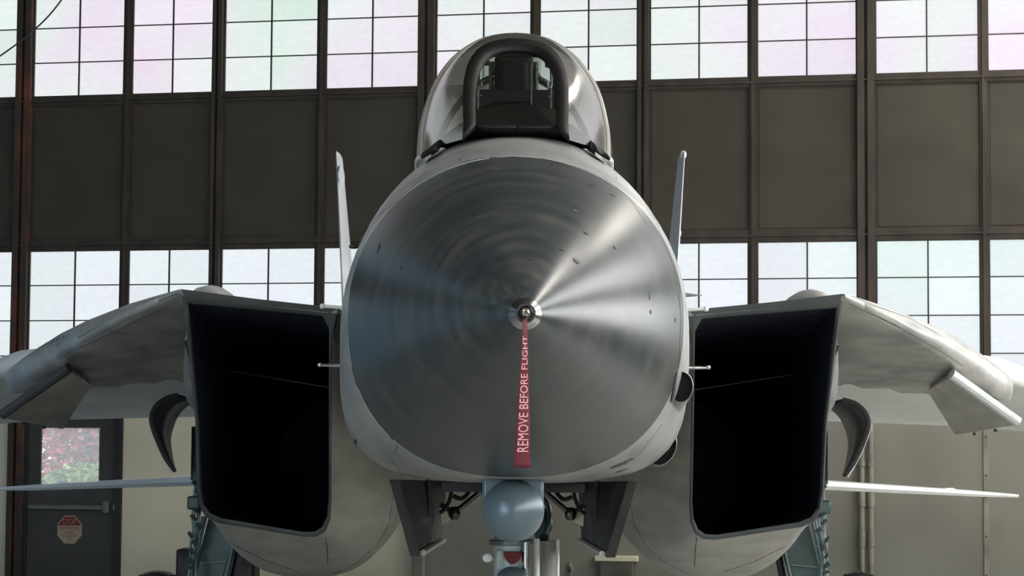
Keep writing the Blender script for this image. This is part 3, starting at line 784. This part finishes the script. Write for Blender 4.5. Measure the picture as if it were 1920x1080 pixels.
nst = [(16.0, 1.37, .625, .80, 2.52, 1.55, 2.5), (17.5, 1.37, .63, .80, 2.55, 1.55, 2.3), (20, 1.37, .63, .88, 2.5, 1.58, 2.1), (23, 1.37, .60, .98, 2.3, 1.62, 2.0), (25.6, 1.37, .48, 1.12, 2.1, 1.62, 2.0)]
NAC = {}
for s in (-1, 1):
    M_ = lambda p: A(s * p[0], p[1], p[2])
    secs = [[M_(p) for p in OUd]]
    for q in range(1, 9):
        t = q / 8; te = t * t * (3 - 2 * t) * .55 + t * .45; row = []
        for p in OUd:
            tx, tz = target(p[0], p[2], *nst[0][1:]); row.append(M_((p[0] + (tx - p[0]) * te, p[1] + (nst[0][0] - p[1]) * t, p[2] + (tz - p[2]) * te)))
        secs.append(row)
    for a in nst[1:]: secs.append([M_((*(lambda c: (c[0],))(target(p[0], p[2], *a[1:])), a[0], target(p[0], p[2], *a[1:])[1])) for p in OUd])
    b = MB(); b.loft(secs, cap0=False); NAC[s] = b
    nac = b.build('engine_nacelle', 'paint_belly', AC, smooth=50)
    # lip: rolled edge between outer skin and duct
    mid = [M_(((p[0] + q[0]) / 2, (p[1] + q[1]) / 2 - .012, (p[2] + q[2]) / 2)) for p, q in zip(INd, OUd)]
    b = MB(); b.loft([[M_(p) for p in OUd], mid, [M_(p) for p in INd], [M_((p[0], p[1] + .05, p[2])) for p in INd]], cap0=False, cap1=False)
    b.build('intake_lip', 'lip', nac, smooth=60)
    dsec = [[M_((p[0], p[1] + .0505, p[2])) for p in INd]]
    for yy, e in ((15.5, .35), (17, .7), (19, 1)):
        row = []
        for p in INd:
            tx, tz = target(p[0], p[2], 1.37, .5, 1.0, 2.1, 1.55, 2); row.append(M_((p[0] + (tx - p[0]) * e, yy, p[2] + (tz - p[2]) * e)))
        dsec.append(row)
    b = MB(); b.loft(dsec, cap0=False); b.build('intake_duct', 'duct_shade', nac, smooth=60)
    # movable ramp joint and hinge line across the duct
    y_ = 14.2
    b = MB().tube([M_((1.08, 14.1, 2.03)), M_((1.7, 14.1, 2.13))], .004, 6); b.build('ramp_hinge', 'duct_shade', nac)
    # top plate in front of the glove
    tp = [M_(OUT2) for OUT2 in ((-OUT[0][0], OUT[0][1], OUT[0][2]), (-OUT[1][0], OUT[1][1], OUT[1][2]), (-OUT[2][0], OUT[2][1], OUT[2][2]))]
    b = MB(); b.add(tp + [p + Vector((0, 3.2, .10)) for p in tp] + [p + Vector((0, 3.2, -.05)) for p in tp] + [p + Vector((0, .02, -.035)) for p in tp],
                    [(0, 1, 4, 3), (1, 2, 5, 4), (9, 6, 7, 10), (10, 7, 8, 11), (0, 9, 10, 1), (1, 10, 11, 2), (0, 3, 6, 9), (2, 11, 8, 5), (3, 4, 7, 6), (4, 5, 8, 7)])
    b.build('intake_top_plate', 'paint', AC, smooth=20, bevel=.006)
    # boundary layer wedge closing the gap to the fuselage
    b = MB(); x0 = -OUT[2][0]
    b.add([M_(p) for p in ((x0 + .0, 12.86, 2.395), (.72, 13.3, 2.42), (.72, 13.3, 2.25), (x0 + .04, 13.0, 2.26), (x0, 16, 2.45), (.72, 16, 2.5), (.72, 16, 2.2), (x0 + .04, 16, 2.2))],
          [(0, 1, 2, 3), (0, 4, 5, 1), (3, 2, 6, 7), (0, 3, 7, 4), (1, 5, 6, 2), (4, 7, 6, 5)])
    b.build('splitter_wedge', 'paint_dark', AC, smooth=20)
    # ring seam of the engine bay and keel seam
    bv = NAC[s].bvh(); b = MB()
    mx = lambda x: x if s < 0 else 1917 - x
    for line in ([(737, 930), (728, 985), (704, 1025), (668, 1056), (625, 1076)], [(432, 1018), (500, 1052), (560, 1072)], [(611, 1008), (614, 1040), (615, 1078)]):
        seamline(bv, [(mx(x), y) for x, y in line], .0035, b)
    o = b.build('panel_seam', 'seam', nac); o['kind'] = 'stuff'
    # side blister under the glove
    secs = []
    for yy, w_, z0, z1 in ((13.6, .02, 2.28, 2.40), (14.2, .12, 2.05, 2.44), (14.9, .22, 1.86, 2.46), (15.6, .28, 1.82, 2.48), (17.5, .32, 1.84, 2.48), (19.5, .12, 1.95, 2.40)):
        secs.append([M_((1.90 + (w_ - .04) * math.cos(a) if math.cos(a) > 0 else 1.90 + .01 * math.cos(a), yy, (z0 + z1) / 2 + (z1 - z0) / 2 * math.copysign(abs(math.sin(a)) ** .7, math.sin(a)))) for a in [2 * math.pi * k / 24 for k in range(24)]])
    bl = MB().loft(secs).build('side_fairing', 'paint', AC, smooth=50)
    # glove: rounded leading edge, flat underside rising forward
    st_ = [(1.82, 12.80, 2.528, .012), (2.0, 13.25, 2.53, .032), (2.28, 13.96, 2.530, .055), (2.75, 15.1, 2.495, .085), (3.10, 16.0, 2.455, .105), (3.45, 16.95, 2.400, .125), (3.72, 17.7, 2.35, .13), (3.95, 18.4, 2.30, .11)]
    GL = []
    for x, y, z, h in st_:
        zc = z - h; row = []; yb = 20.6
        # underside, from rear to nose, then over the top
        for yy, f_ in ((yb, 1), (y + 2.2 * h + 1.2, None), (y + 2.4 * h, None)):
            if yy > yb: yy = yb - .3
            zz = (zc - h) + (2.19 - (zc - h)) * ((yy - y) / max(.1, yb - y)) ** .9
            row.append((x, yy, zz))
        for a in (-75, -50, -25, 0, 25, 50, 75, 88):
            row.append((x, y + 2.0 * h * (1 - math.cos(R(a))), zc + h * math.sin(R(a))))
        zt_ = zc + h
        row.append((x, y + 1.5, zt_ + .03)); row.append((x, yb, zt_ + .05))
        GL.append([M_(p) for p in row])
    b = MB(); b.loft(GL); gl = b.build('wing_glove', 'paint_glove', AC, smooth=40); gb = b.bvh()
    # seams and stencils on the glove
    sb = MB()
    for line in ([(333, 550), (280, 572), (210, 597), (145, 634)], [(340, 562), (260, 600), (150, 652)], [(335, 698), (270, 694), (190, 686), (160, 670)], [(335, 722), (260, 726), (190, 714)], [(48, 684), (60, 704), (86, 722)], [(222, 621), (242, 640), (266, 649), (275, 660)], [(155, 682), (190, 712)]):
        seamline(gb, [(mx(x), y) for x, y in line], .0028, sb)
    if sb.v:
        o = sb.build('panel_seam', 'seam', gl); o['kind'] = 'stuff'
    sb = MB()
    for k in range(12):
        dab(gb, mx(68 + 5.6 * k), 652 - 2.1 * k + (k % 3), 2.2, 7 + (k * 5) % 4, .2, sb, 6)
    if sb.v:
        o = sb.build('stencil_marks', 'stencil' if s < 0 else 'stencil_white', gl); o['kind'] = 'stuff'
    # slat band: lighter strip along the leading edge
    b = MB(); row0, row1 = [], []
    for x, y, z, h in st_[1:5]:
        row0.append(M_((x, y + 2.0 * h * (1 - math.cos(R(15))) - .006, z - h + h * math.sin(R(15))))); row1.append(M_((x, y + 2.0 * h * (1 - math.cos(R(-50))) - .006, z - h + h * math.sin(R(-50)))))
    b.loft([row0, row1], closed=False); b.build('glove_vane', 'paint_glove', gl, solid=.012)
    # wing swept behind it
    LE = [(3.0, 17.6, 2.40, .10), (3.9, 18.4, 2.34, .10), (4.6, 20.2, 2.30, .085), (6.2, 24.2, 2.24, .05)]
    TE = [(1.95, 22.3, 2.02), (3.0, 22.5, 2.00), (4.6, 23.4, 1.97), (6.4, 26.0, 1.90)]
    rows = []
    for (lx, ly, lz, h), (tx, ty, tz) in zip(LE, TE):
        r_ = []
        for a in (90, 60, 30, 0, -30, -60, -90): r_.append(M_((lx + (tx - lx) * .04 * (1 - math.cos(R(a))), ly + (ty - ly) * .04 * (1 - math.cos(R(a))), lz + h * math.sin(R(a)))))
        r_.append(M_((lx + (tx - lx) * .55, ly + (ty - ly) * .55, lz + (tz - lz) * .42 - h * .9)))
        r_.append(M_((tx, ty, tz - .01))); r_.append(M_((tx, ty, tz + .01)))
        r_.append(M_((lx + (tx - lx) * .5, ly + (ty - ly) * .5, lz + (tz - lz) * .35 + h * 1.1)))
        rows.append(r_)
    b = MB(); b.loft(rows); b.build('wing', 'wing_lit_paint', AC, smooth=45)
    # overwing fairing hump
    b = MB().ball(M_((2.27, 18.0, 2.56)), 1.0, 24, (.24, 1.3, .355)); b.build('wing_fairing', 'paint', AC, smooth=60)
    # glove pylon
    F_ = lambda p, d: (lambda q: M_((-q[0], q[1], q[2])))(rel(p[0], p[1], d))
    q = [F_((135, 698), 16.0), F_((8, 786), 16.2), F_((118, 806), 18.2), F_((172, 722), 18.2)]
    nrm = (q[1] - q[0]).cross(q[3] - q[0]).normalized() * .07
    if nrm.z < 0: nrm = -nrm
    b = MB(); b.loft([q, [p + nrm for p in q]]); py_ = b.build('glove_pylon', 'paint_belly', AC, bevel=.012, smooth=30)
    b = MB().tube([q[0] + nrm * .5, q[1] + nrm * .5], .036, 10); b.build('pylon_edge', 'paint_dark' if s < 0 else 'paint_light', py_)
    for k in (.3, .65):
        c = q[1].lerp(q[2], k); MB().ball(c - Vector((0, 0, .008)), .015, 8).build('sway_brace', 'dark_steel', py_)
    # main gear door: curved leaf with dark seal
    fr = [(334, 742), (312, 748), (293, 763), (285, 785), (291, 810), (303, 840), (316, 866), (327, 884)]
    rr = [(372, 752), (350, 760), (334, 776), (324, 798), (318, 824), (321, 852), (325, 872), (329, 885)]
    fa = spline([F_(p, 16.0) for p in fr], 3); ra = spline([F_(p, 16.9) for p in rr], 3)
    b = MB(); b.loft([fa, ra], closed=False); gd = b.build('main_gear_door', 'paint_dark', AC, solid=.02, smooth=60)
    b = MB().tube([p + Vector((0, -.012, 0)) for p in fa], [.020] * (len(fa) - 4) + [.017, .014, .010, .006], 8); b.build('door_seal', 'rubber', gd)
    b = MB().tube([p + Vector((-s * -.018, .0, -.006)) for p in fa], .007, 6); b.build('door_edge', 'paint_light', gd)
    # main gear
    def G(px, py, d): return F_((px, py), d)
    mg = MB()
    tl, tr_, br_, bl_ = G(392, 965, 17.2), G(443, 1005, 17.2), G(418, 1090, 17.2), G(360, 1090, 17.2)
    mg.loft([[tl + Vector((0, 0, .4)), tr_ + Vector((0, 0, .55)), tr_ + Vector((0, .2, .55)), tl + Vector((0, .2, .4))], [tl, tr_, tr_ + Vector((0, .2, 0)), tl + Vector((0, .2, 0))], [bl_, br_, br_ + Vector((0, .2, 0)), bl_ + Vector((0, .2, 0))]])
    leg = mg.build('main_gear_leg', 'teal_paint', AC, bevel=.012)
    b = MB().tube([G(386, 968, 17.15), G(358, 1090, 17.15)], .012, 8).tube([G(380, 968, 17.12), G(351, 1090, 17.12)], .010, 8); b.build('hydraulic_line', 'teal_light', leg)
    b = MB().tube([G(442, 1003, 17.18), G(420, 1090, 17.18)], .010, 8).tube([G(376, 1056, 17.17), G(424, 1052, 17.17)], .006, 6); b.build('leg_rib', 'teal_light', leg)
    b = MB(); r2 = random.Random(11)
    for k in range(5):
        b.tube(spline([G(366 + k * 3 - j * 1.1 + r2.uniform(-3, 3), 896 + j * 24, 16.95 + r2.uniform(0, .1)) for j in range(9)], 3), r2.uniform(.006, .011), 6)
    b.build('brake_hose', 'teal_light', leg)
    b = MB()
    for k in range(11):
        px_ = 366 + r2.uniform(-6, 8) - k * 1.3; py2 = 902 + k * 16; e_ = G(px_ + r2.uniform(6, 13), py2 + r2.uniform(3, 10), 16.95); MB().tube([G(px_, py2, 16.93), e_], r2.uniform(.012, .02), 8).build('hose_clamp', 'teal_paint', leg, bevel=.003)
    lo, hi = G(353, 955, 16.98), G(377, 930, 16.98)
    b = MB().box((min(lo.x, hi.x), 16.9, min(lo.z, hi.z)), (max(lo.x, hi.x), 17.05, max(lo.z, hi.z))); b.build('valve_block', 'teal_paint', leg, bevel=.015)
    b = MB().tube([G(368, 800, 16.9), G(366, 900, 16.9)], .034, 10); b.build('gear_post', 'teal_paint', leg)
    MB().tube([G(452, 1012, 17.4), G(436, 1090, 17.4)], .03, 8).build('drag_brace', 'paint_dark', leg); MB().ball(G(447, 1026, 17.15), .03, 10, (.8, .6, 1.4)).build('brace_joint', 'teal_light', leg)
    wxc = 2.42
    ringw = lambda x, r_: [M_((x, 17.3 + r_ * math.cos(2 * math.pi * k / 32), .36 + r_ * math.sin(2 * math.pi * k / 32))) for k in range(32)]
    whl = MB().loft([ringw(wxc - .12, .2), ringw(wxc - .12, .31), ringw(wxc - .08, .355), ringw(wxc + .08, .355), ringw(wxc + .12, .31), ringw(wxc + .12, .2)]).build('wheel', 'rubber', AC)
    [MB().loft([ringw(wxc + a - .01, .19), ringw(wxc + a + .01, .19)]).build('hub', 'white_paint', whl) for a in (-.115, .115)]
    b = MB(); m_ = (bl_ + br_) / 2 + Vector((0, .1, 0)); b.tube([m_ + Vector((0, 0, .05)), M_((2.26, 17.3, .36))], .055, 12).tube([M_((2.2, 17.3, .36)), M_((wxc, 17.3, .36))], .04, 12); b.build('piston', 'steel', leg)
    # vertical fin
    tip_ = at(633 if s < 0 else 1281, 287, 24.3); tx = tip_.x - XA; tz = tip_.z
    prof = [(21.6, 2.45, 1.575), (23.7, tz - .10, abs(tx) - .01), (23.95, tz, abs(tx)), (25.3, tz, abs(tx)), (25.7, 2.45, 1.575)]
    th = .035
    b = MB()
    def finsec(t):                            # t 0 root .. 1 tip
        y0 = 22.9 + (24.1 - 22.9) * t; y1 = 25.0 + (25.1 - 25.0) * t; z = 2.45 + (tz - 2.45) * t; x = 1.575 + (abs(tx) - 1.575) * t; h = .042 - .018 * t
        return [M_((x, y0, z)), M_((x + h, y0 + .25, z)), M_((x + h, y1 - .4, z)), M_((x, y1, z)), M_((x - h, y1 - .4, z)), M_((x - h, y0 + .25, z))]
    b.loft([finsec(t) for t in (0, .25, .5, .75, .97, 1)]); fin = b.build('tail_fin', 'paint_light', AC, smooth=25, bevel=.006)
    if s < 0:
        b = MB().ball(M_((abs(tx) - .045, 24.2, tz - .28)), .16, 14, (.22, 2.0, .85)); b.build('fin_antenna', 'paint_light', fin)
    else:
        b = MB().ball(M_((abs(tx), 24.3, tz - .02)), .05, 14, (.7, 2.5, .9)); b.build('fin_tip_light', 'white_paint', fin)
        b = MB().ball(M_((abs(tx) - .05, 24.2, 3.95)), .05, 12, (.5, 2, .9)); b.build('fin_antenna', 'paint_light', fin)
    # horizontal stabilizer
    rows = []
    for x, y0, y1, z, h in ((1.80, 21.9, 25.4, 1.425, .066), (2.6, 22.7, 25.6, 1.395, .060), (5.0, 24.7, 26.0, 1.270, .034), (5.5, 25.3, 26.05, 1.245, .020)):
        c = y1 - y0; rows.append([M_((x, y0, z - .1 * h)), M_((x, y0 + .02 * c, z + h * .8)), M_((x, y0 + .3 * c, z + h)), M_((x, y1, z + .01)), M_((x, y1, z - .01)), M_((x, y0 + .3 * c, z - h)), M_((x, y0 + .02 * c, z - h * .8))])
    b = MB(); b.loft(rows); b.build('stabilizer', 'white_paint', AC, smooth=40)  # white stands in for window light reflected off the tail
    b = MB().ball(M_((4.62, 24.6, 1.31)), .045, 10, (1.6, 1, .7)); b.build('static_wick_pad', 'white_paint', AC)
    # probes on the fuselage sides
    zz = at(600, 684, 10.0).z
    b = MB().tube([M_((.72, 10.0, zz)), M_((.82, 10.0, zz - .001))], [.010, .0065], 10).ball(M_((.828, 10.0, zz)), .011, 10); b.build('angle_probe', 'steel', AC)
    zz = at(600, 574, 10.2).z
    b = MB().tube([M_((.72, 10.2, zz - .008)), M_((.83, 10.2, zz))], .0075, 8).ball(M_((.835, 10.2, zz)), .013, 10); b.build('temperature_probe', 'paint_light', AC)
    # nose gear doors
    Q = lambda px, py, d: F_((px, py), d)
    fo = [Q(746, 899, 9.9), Q(786, 1043, 9.9)]; ro = [Q(838, 902, 11.2), Q(829, 1016, 11.2)]
    q = [fo[0], fo[1], ro[1], ro[0]]; nrm = Vector((s * .035, .006, 0))
    ngd = MB().loft([q, [p + nrm for p in q]]).build('nose_gear_door', 'paint_dark', AC, bevel=.006, smooth=30)
    b = MB().loft([[fo[0] + Vector((-s * .004, -.012, 0)), fo[1] + Vector((-s * .004, -.012, 0)), fo[1] + Vector((s * .036, -.012, 0)), fo[0] + Vector((s * .036, -.012, 0))], [fo[0] + Vector((-s * .004, 0, 0)), fo[1] + Vector((-s * .004, 0, 0)), fo[1] + Vector((s * .036, 0, 0)), fo[0] + Vector((s * .036, 0, 0))]]); b.build('door_seal', 'rubber', ngd)
    c0 = q[1].lerp(q[2], .05); c1 = q[1].lerp(q[2], .95); b = MB().tube([c0 + Vector((-s * .012, 0, .012)), c1 + Vector((-s * .012, 0, .012))], .014, 6); b.build('door_stiffener', 'paint_belly', ngd)
    c0 = q[0].lerp(q[3], .55); c1 = q[1].lerp(q[2], .3); b = MB().tube([c0 + Vector((-s * .01, 0, 0)), c1.lerp(c0, .45) + Vector((-s * .01, 0, 0))], .012, 6); b.build('door_stiffener', 'paint', ngd)
    # door actuator linkage
    n0 = Q(852, 962, 10.6)
    b = MB().tube([n0, Q(905, 918, 10.6)], .012, 8); b.build('door_link', 'dark_steel', AC)
    b = MB().ball(n0, .028, 12, (1, .8, 1.2)).tube([n0, Q(826, 946, 10.6)], .011, 8); b.build('link_joint', 'dark_steel', AC)
    b = MB().tube(spline([Q(838, 902, 10.5), Q(846, 925, 10.5), Q(836, 952, 10.5), Q(824, 962, 10.5)], 5), .009, 8); b.build('gear_hose', 'rubber', AC)
    b = MB().tube(spline([Q(880, 900, 10.55), Q(880, 920, 10.55), Q(866, 935, 10.5), Q(850, 930, 10.5)], 5), .010, 8); b.build('gear_hose', 'rubber', AC)
    pts = [Q(826, 948, 10.62), Q(850, 965, 10.62), Q(842, 978, 10.62), Q(828, 986, 10.62)]
    MB().prism(pts, (0, .01, 0)).build('link_plate', 'paint_belly', AC)
# black slab below the fuselage, painted as the shade of the wheel bay
b = MB().box(tuple(A(-.30, 9.9, 1.475)), tuple(A(.30, 11.9, 1.515))); b.build('gear_bay_shade', 'black', AC)
# sensor pod under the nose
r_ = 58.5 / F * 9.0; pc = at(962, 957, 9.0); px0 = pc.x - XA; pz = pc.z
b = MB(); secs = []
for k in range(0, 10):
    a = R(4 + 86 * k / 9); secs.append([A(px0 + r_ * math.sin(a) * math.cos(2 * math.pi * j / 40), 9.0 - r_ * math.cos(a), pz + r_ * math.sin(a) * math.sin(2 * math.pi * j / 40)) for j in range(40)])
secs.append([A(px0 + r_ * math.cos(2 * math.pi * j / 40), 9.9, pz + r_ * math.sin(2 * math.pi * j / 40)) for j in range(40)])
secs.append([A(px0 + r_ * .4 * math.cos(2 * math.pi * j / 40), 10.15, pz + r_ * .4 * math.sin(2 * math.pi * j / 40)) for j in range(40)])
pod = b.loft(secs).build('sensor_pod', 'pod_paint', AC, smooth=50)
b = MB().box(tuple(A(px0 - r_ * .98, 8.99, pz)), tuple(A(px0 + r_ * .98, 9.95, 1.56))); b.build('pod_pylon', 'pod_paint', pod, bevel=.012)
# nose gear
NG = 10.75
def cylz(b, px0, px1, py0, py1, d, n=24):
    a = at((px0 + px1) / 2, py0, d); c = at((px0 + px1) / 2, py1, d); r__ = (px1 - px0) / 2 / F * d
    b.tube([a, c], r__, n); return b
b = MB(); cylz(b, 926, 994, 960, 1150, NG); leg = b.build('nose_gear_leg', 'gear_paint', AC)
b = MB(); cylz(b, 917, 1000, 1012, 1022, NG); b.build('leg_collar', 'pod_paint', leg, bevel=.004)
b = MB(); cylz(b, 979, 994, 1016, 1150, NG - .085); b.build('piston_rod', 'steel', leg)
p = at(961, 1034, NG - .105); rl = 17 / F * NG
b = MB(); pl = [(rl * math.cos(a), rl * 1.35 * math.sin(a)) for a in [math.pi + math.pi * k / 14 for k in range(15)]]
b.loft([[p + Vector((x, 0, z)) for x, z in pl], [p + Vector((x, .04, z)) for x, z in pl]]); b.build('approach_light', 'red_lamp', leg, bevel=.003)
b = MB(); pp = at(961, 1034, NG - .07); b.box((pp.x - .075, NG - .075, pp.z - .085), (pp.x + .065, NG - .02, pp.z + .008)); b.build('light_housing', 'gear_paint', leg, bevel=.008)
b = MB().ball(at(961, 1090, NG - .12), .068, 20, (1.15, .9, 1)); b.build('taxi_light', 'pod_paint', leg)
b = MB().ball(at(914, 1046, NG - .02), .03, 14, (.8, .35, .7)).tube([at(914, 1046, NG), at(930, 1050, NG)], .006, 8); b.build('tie_down_ring', 'white_paint', leg)
b = MB(); cylz(b, 1004, 1047, 1014, 1150, 11.1); ac = b.build('steering_actuator', 'paint', leg)
b = MB(); cylz(b, 1001, 1012, 1010, 1150, 11.0); cylz(b, 1042, 1049, 1012, 1150, 11.0); b.build('actuator_rod', 'white_paint', leg)
b = MB().ball(at(1018, 985, 11.15), .065, 14, (.75, .8, 1.35)).tube(spline([at(1022, 1000, 11.1), at(1030, 970, 11.1), at(1026, 945, 11.1), at(1010, 925, 11.1)], 5), .012, 8); b.build('actuator_head', 'teal_paint', leg)
for s in (-1, 1):
    xc = s * .22 - .005
    ringw = lambda x, r_: [A(x, NG + r_ * math.cos(2 * math.pi * k / 28), .28 + r_ * math.sin(2 * math.pi * k / 28)) for k in range(28)]
    whl = MB().loft([ringw(xc - .07, .15), ringw(xc - .07, .24), ringw(xc - .04, .278), ringw(xc + .04, .278), ringw(xc + .07, .24), ringw(xc + .07, .15)]).build('nose_wheel', 'rubber', AC)
    [MB().loft([ringw(xc + a - .005, .14), ringw(xc + a + .005, .14)]).build('hub', 'white_paint', whl) for a in (-.07, .07)]
MB().tube([at(960, 1140, NG), A(-.005, NG, .28)], .05, 14).tube([A(-.22, NG, .28), A(.22, NG, .28)], .03, 12).build('nose_piston', 'steel', leg)
# gun vent scoops on the right-hand cheek
def scoop(cx, cy, d, rx, rz, L, name, tilt=0, dx=-.05, dz=0):
    c = at(cx, cy, d); n = 28
    def ring(y, k, dx=0, dz=0): return [Vector((c.x + dx + rx * k * math.cos(2 * math.pi * j / n) * math.cos(tilt) - rz * k * math.sin(2 * math.pi * j / n) * math.sin(tilt), y, c.z + dz + rx * k * math.cos(2 * math.pi * j / n) * math.sin(tilt) + rz * k * math.sin(2 * math.pi * j / n) * math.cos(tilt))) for j in range(n)]
    b = MB().loft([ring(d + .02, .90), ring(d, .92), ring(d - .004, .95), ring(d, 1.0), ring(d + L * .5, 1.0, dx * .4, dz * .5), ring(d + L, .72, dx, dz)], cap0=False)
    o = b.build(name, 'paint', AC, smooth=50)
    MB().loft([ring(d + .012, .905), ring(d + .022, .905)]).build('mouth_shade', 'cockpit_black', o)  # black disc painted as the dark inside the scoop
scoop(1277, 726, 8.96, .047, .062, 1.9, 'gun_vent_scoop', -.12, .03, -.16)
b = MB(); dab(NB, 1264, 727, 20, 50, -.1, b, 16)
if b.v: b.build('trough_shade', 'black', fus)  # black patch on the skin, painted as the dark of the hollow
scoop(1242, 840, 10.15, .058, .085, 1.4, 'gun_vent_scoop', -.45)
# right side blade antenna
z = at(1300, 551, 10.3).z
b = MB(); b.loft([[A(.70, 10.3, z + .011), A(.70, 10.3, z - .011), A(.70, 10.6, z)], [A(.835, 10.4, z + .002), A(.835, 10.4, z - .001), A(.835, 10.42, z)]]); b.build('blade_antenna', 'paint_dark', AC)
z = at(655, 462, 10.4).z; b = MB().ball(A(-.715, 10.4, z), .016, 10, (1.4, 1, .8)); b.build('static_port', 'black', AC)

# ---------------------------------------------------------------- streamer
RY = 6.735
rib = [(984, 8, 598), (984, 9, 620), (984, 13, 660), (982.5, 18, 710), (981.5, 23, 760), (980.5, 27, 810), (979.5, 30, 850), (979, 32, 877)]
def ribp(a, t):                              # a across -0.5..0.5, t pixel row
    for (c0, w0, y0), (c1, w1, y1) in zip(rib, rib[1:]):
        if t <= y1 or y1 == 877:
            k = (t - y0) / (y1 - y0); c = c0 + (c1 - c0) * k; w_ = w0 + (w1 - w0) * k; break
    fold = .006 * math.sin(t * .045) * (1 - (t - 598) / 330)
    p = at(c + a * w_, t, RY); return p + Vector((0, fold + a * .012 * (1 - (t - 598) / 279), 0))
tg = empty('warning_streamer', at(984, 598, RY), 'red warning ribbon hanging from the nose probe of the jet', 'ribbon')
b = MB(); b.loft([[ribp(a, 598 + 279 * q / 40) for a in (-.5, -.25, 0, .25, .5)] for q in range(41)], closed=False)
b.build('ribbon', 'ribbon', tg, solid=.0012, smooth=60)
b = MB().tube(spline([at(984, 600, RY), at(980, 594, 6.75), at(976, 588, 6.77), at(984, 579, 6.77), at(992, 587, 6.77), at(988, 596, 6.75), at(984, 600, RY)], 6), .0022, 6); b.build('loop', 'black', tg)
def tmap(a, c):
    t = 847 - a * (847 - 630); p = ribp((.80 - 1) * 0 + (.42 - c * .78) * -1 * -1 - .03, t)
    return p + Vector((0, -.0012, 0))
def tmap2(a, c):                             # text runs upwards, its top points left
    t = 847 - a * (847 - 630); return ribp(.38 - c * .72, t) + Vector((0, -.0014, 0))
text_obj('lettering', 'REMOVE BEFORE FLIGHT', 'thread', tg, tmap2)
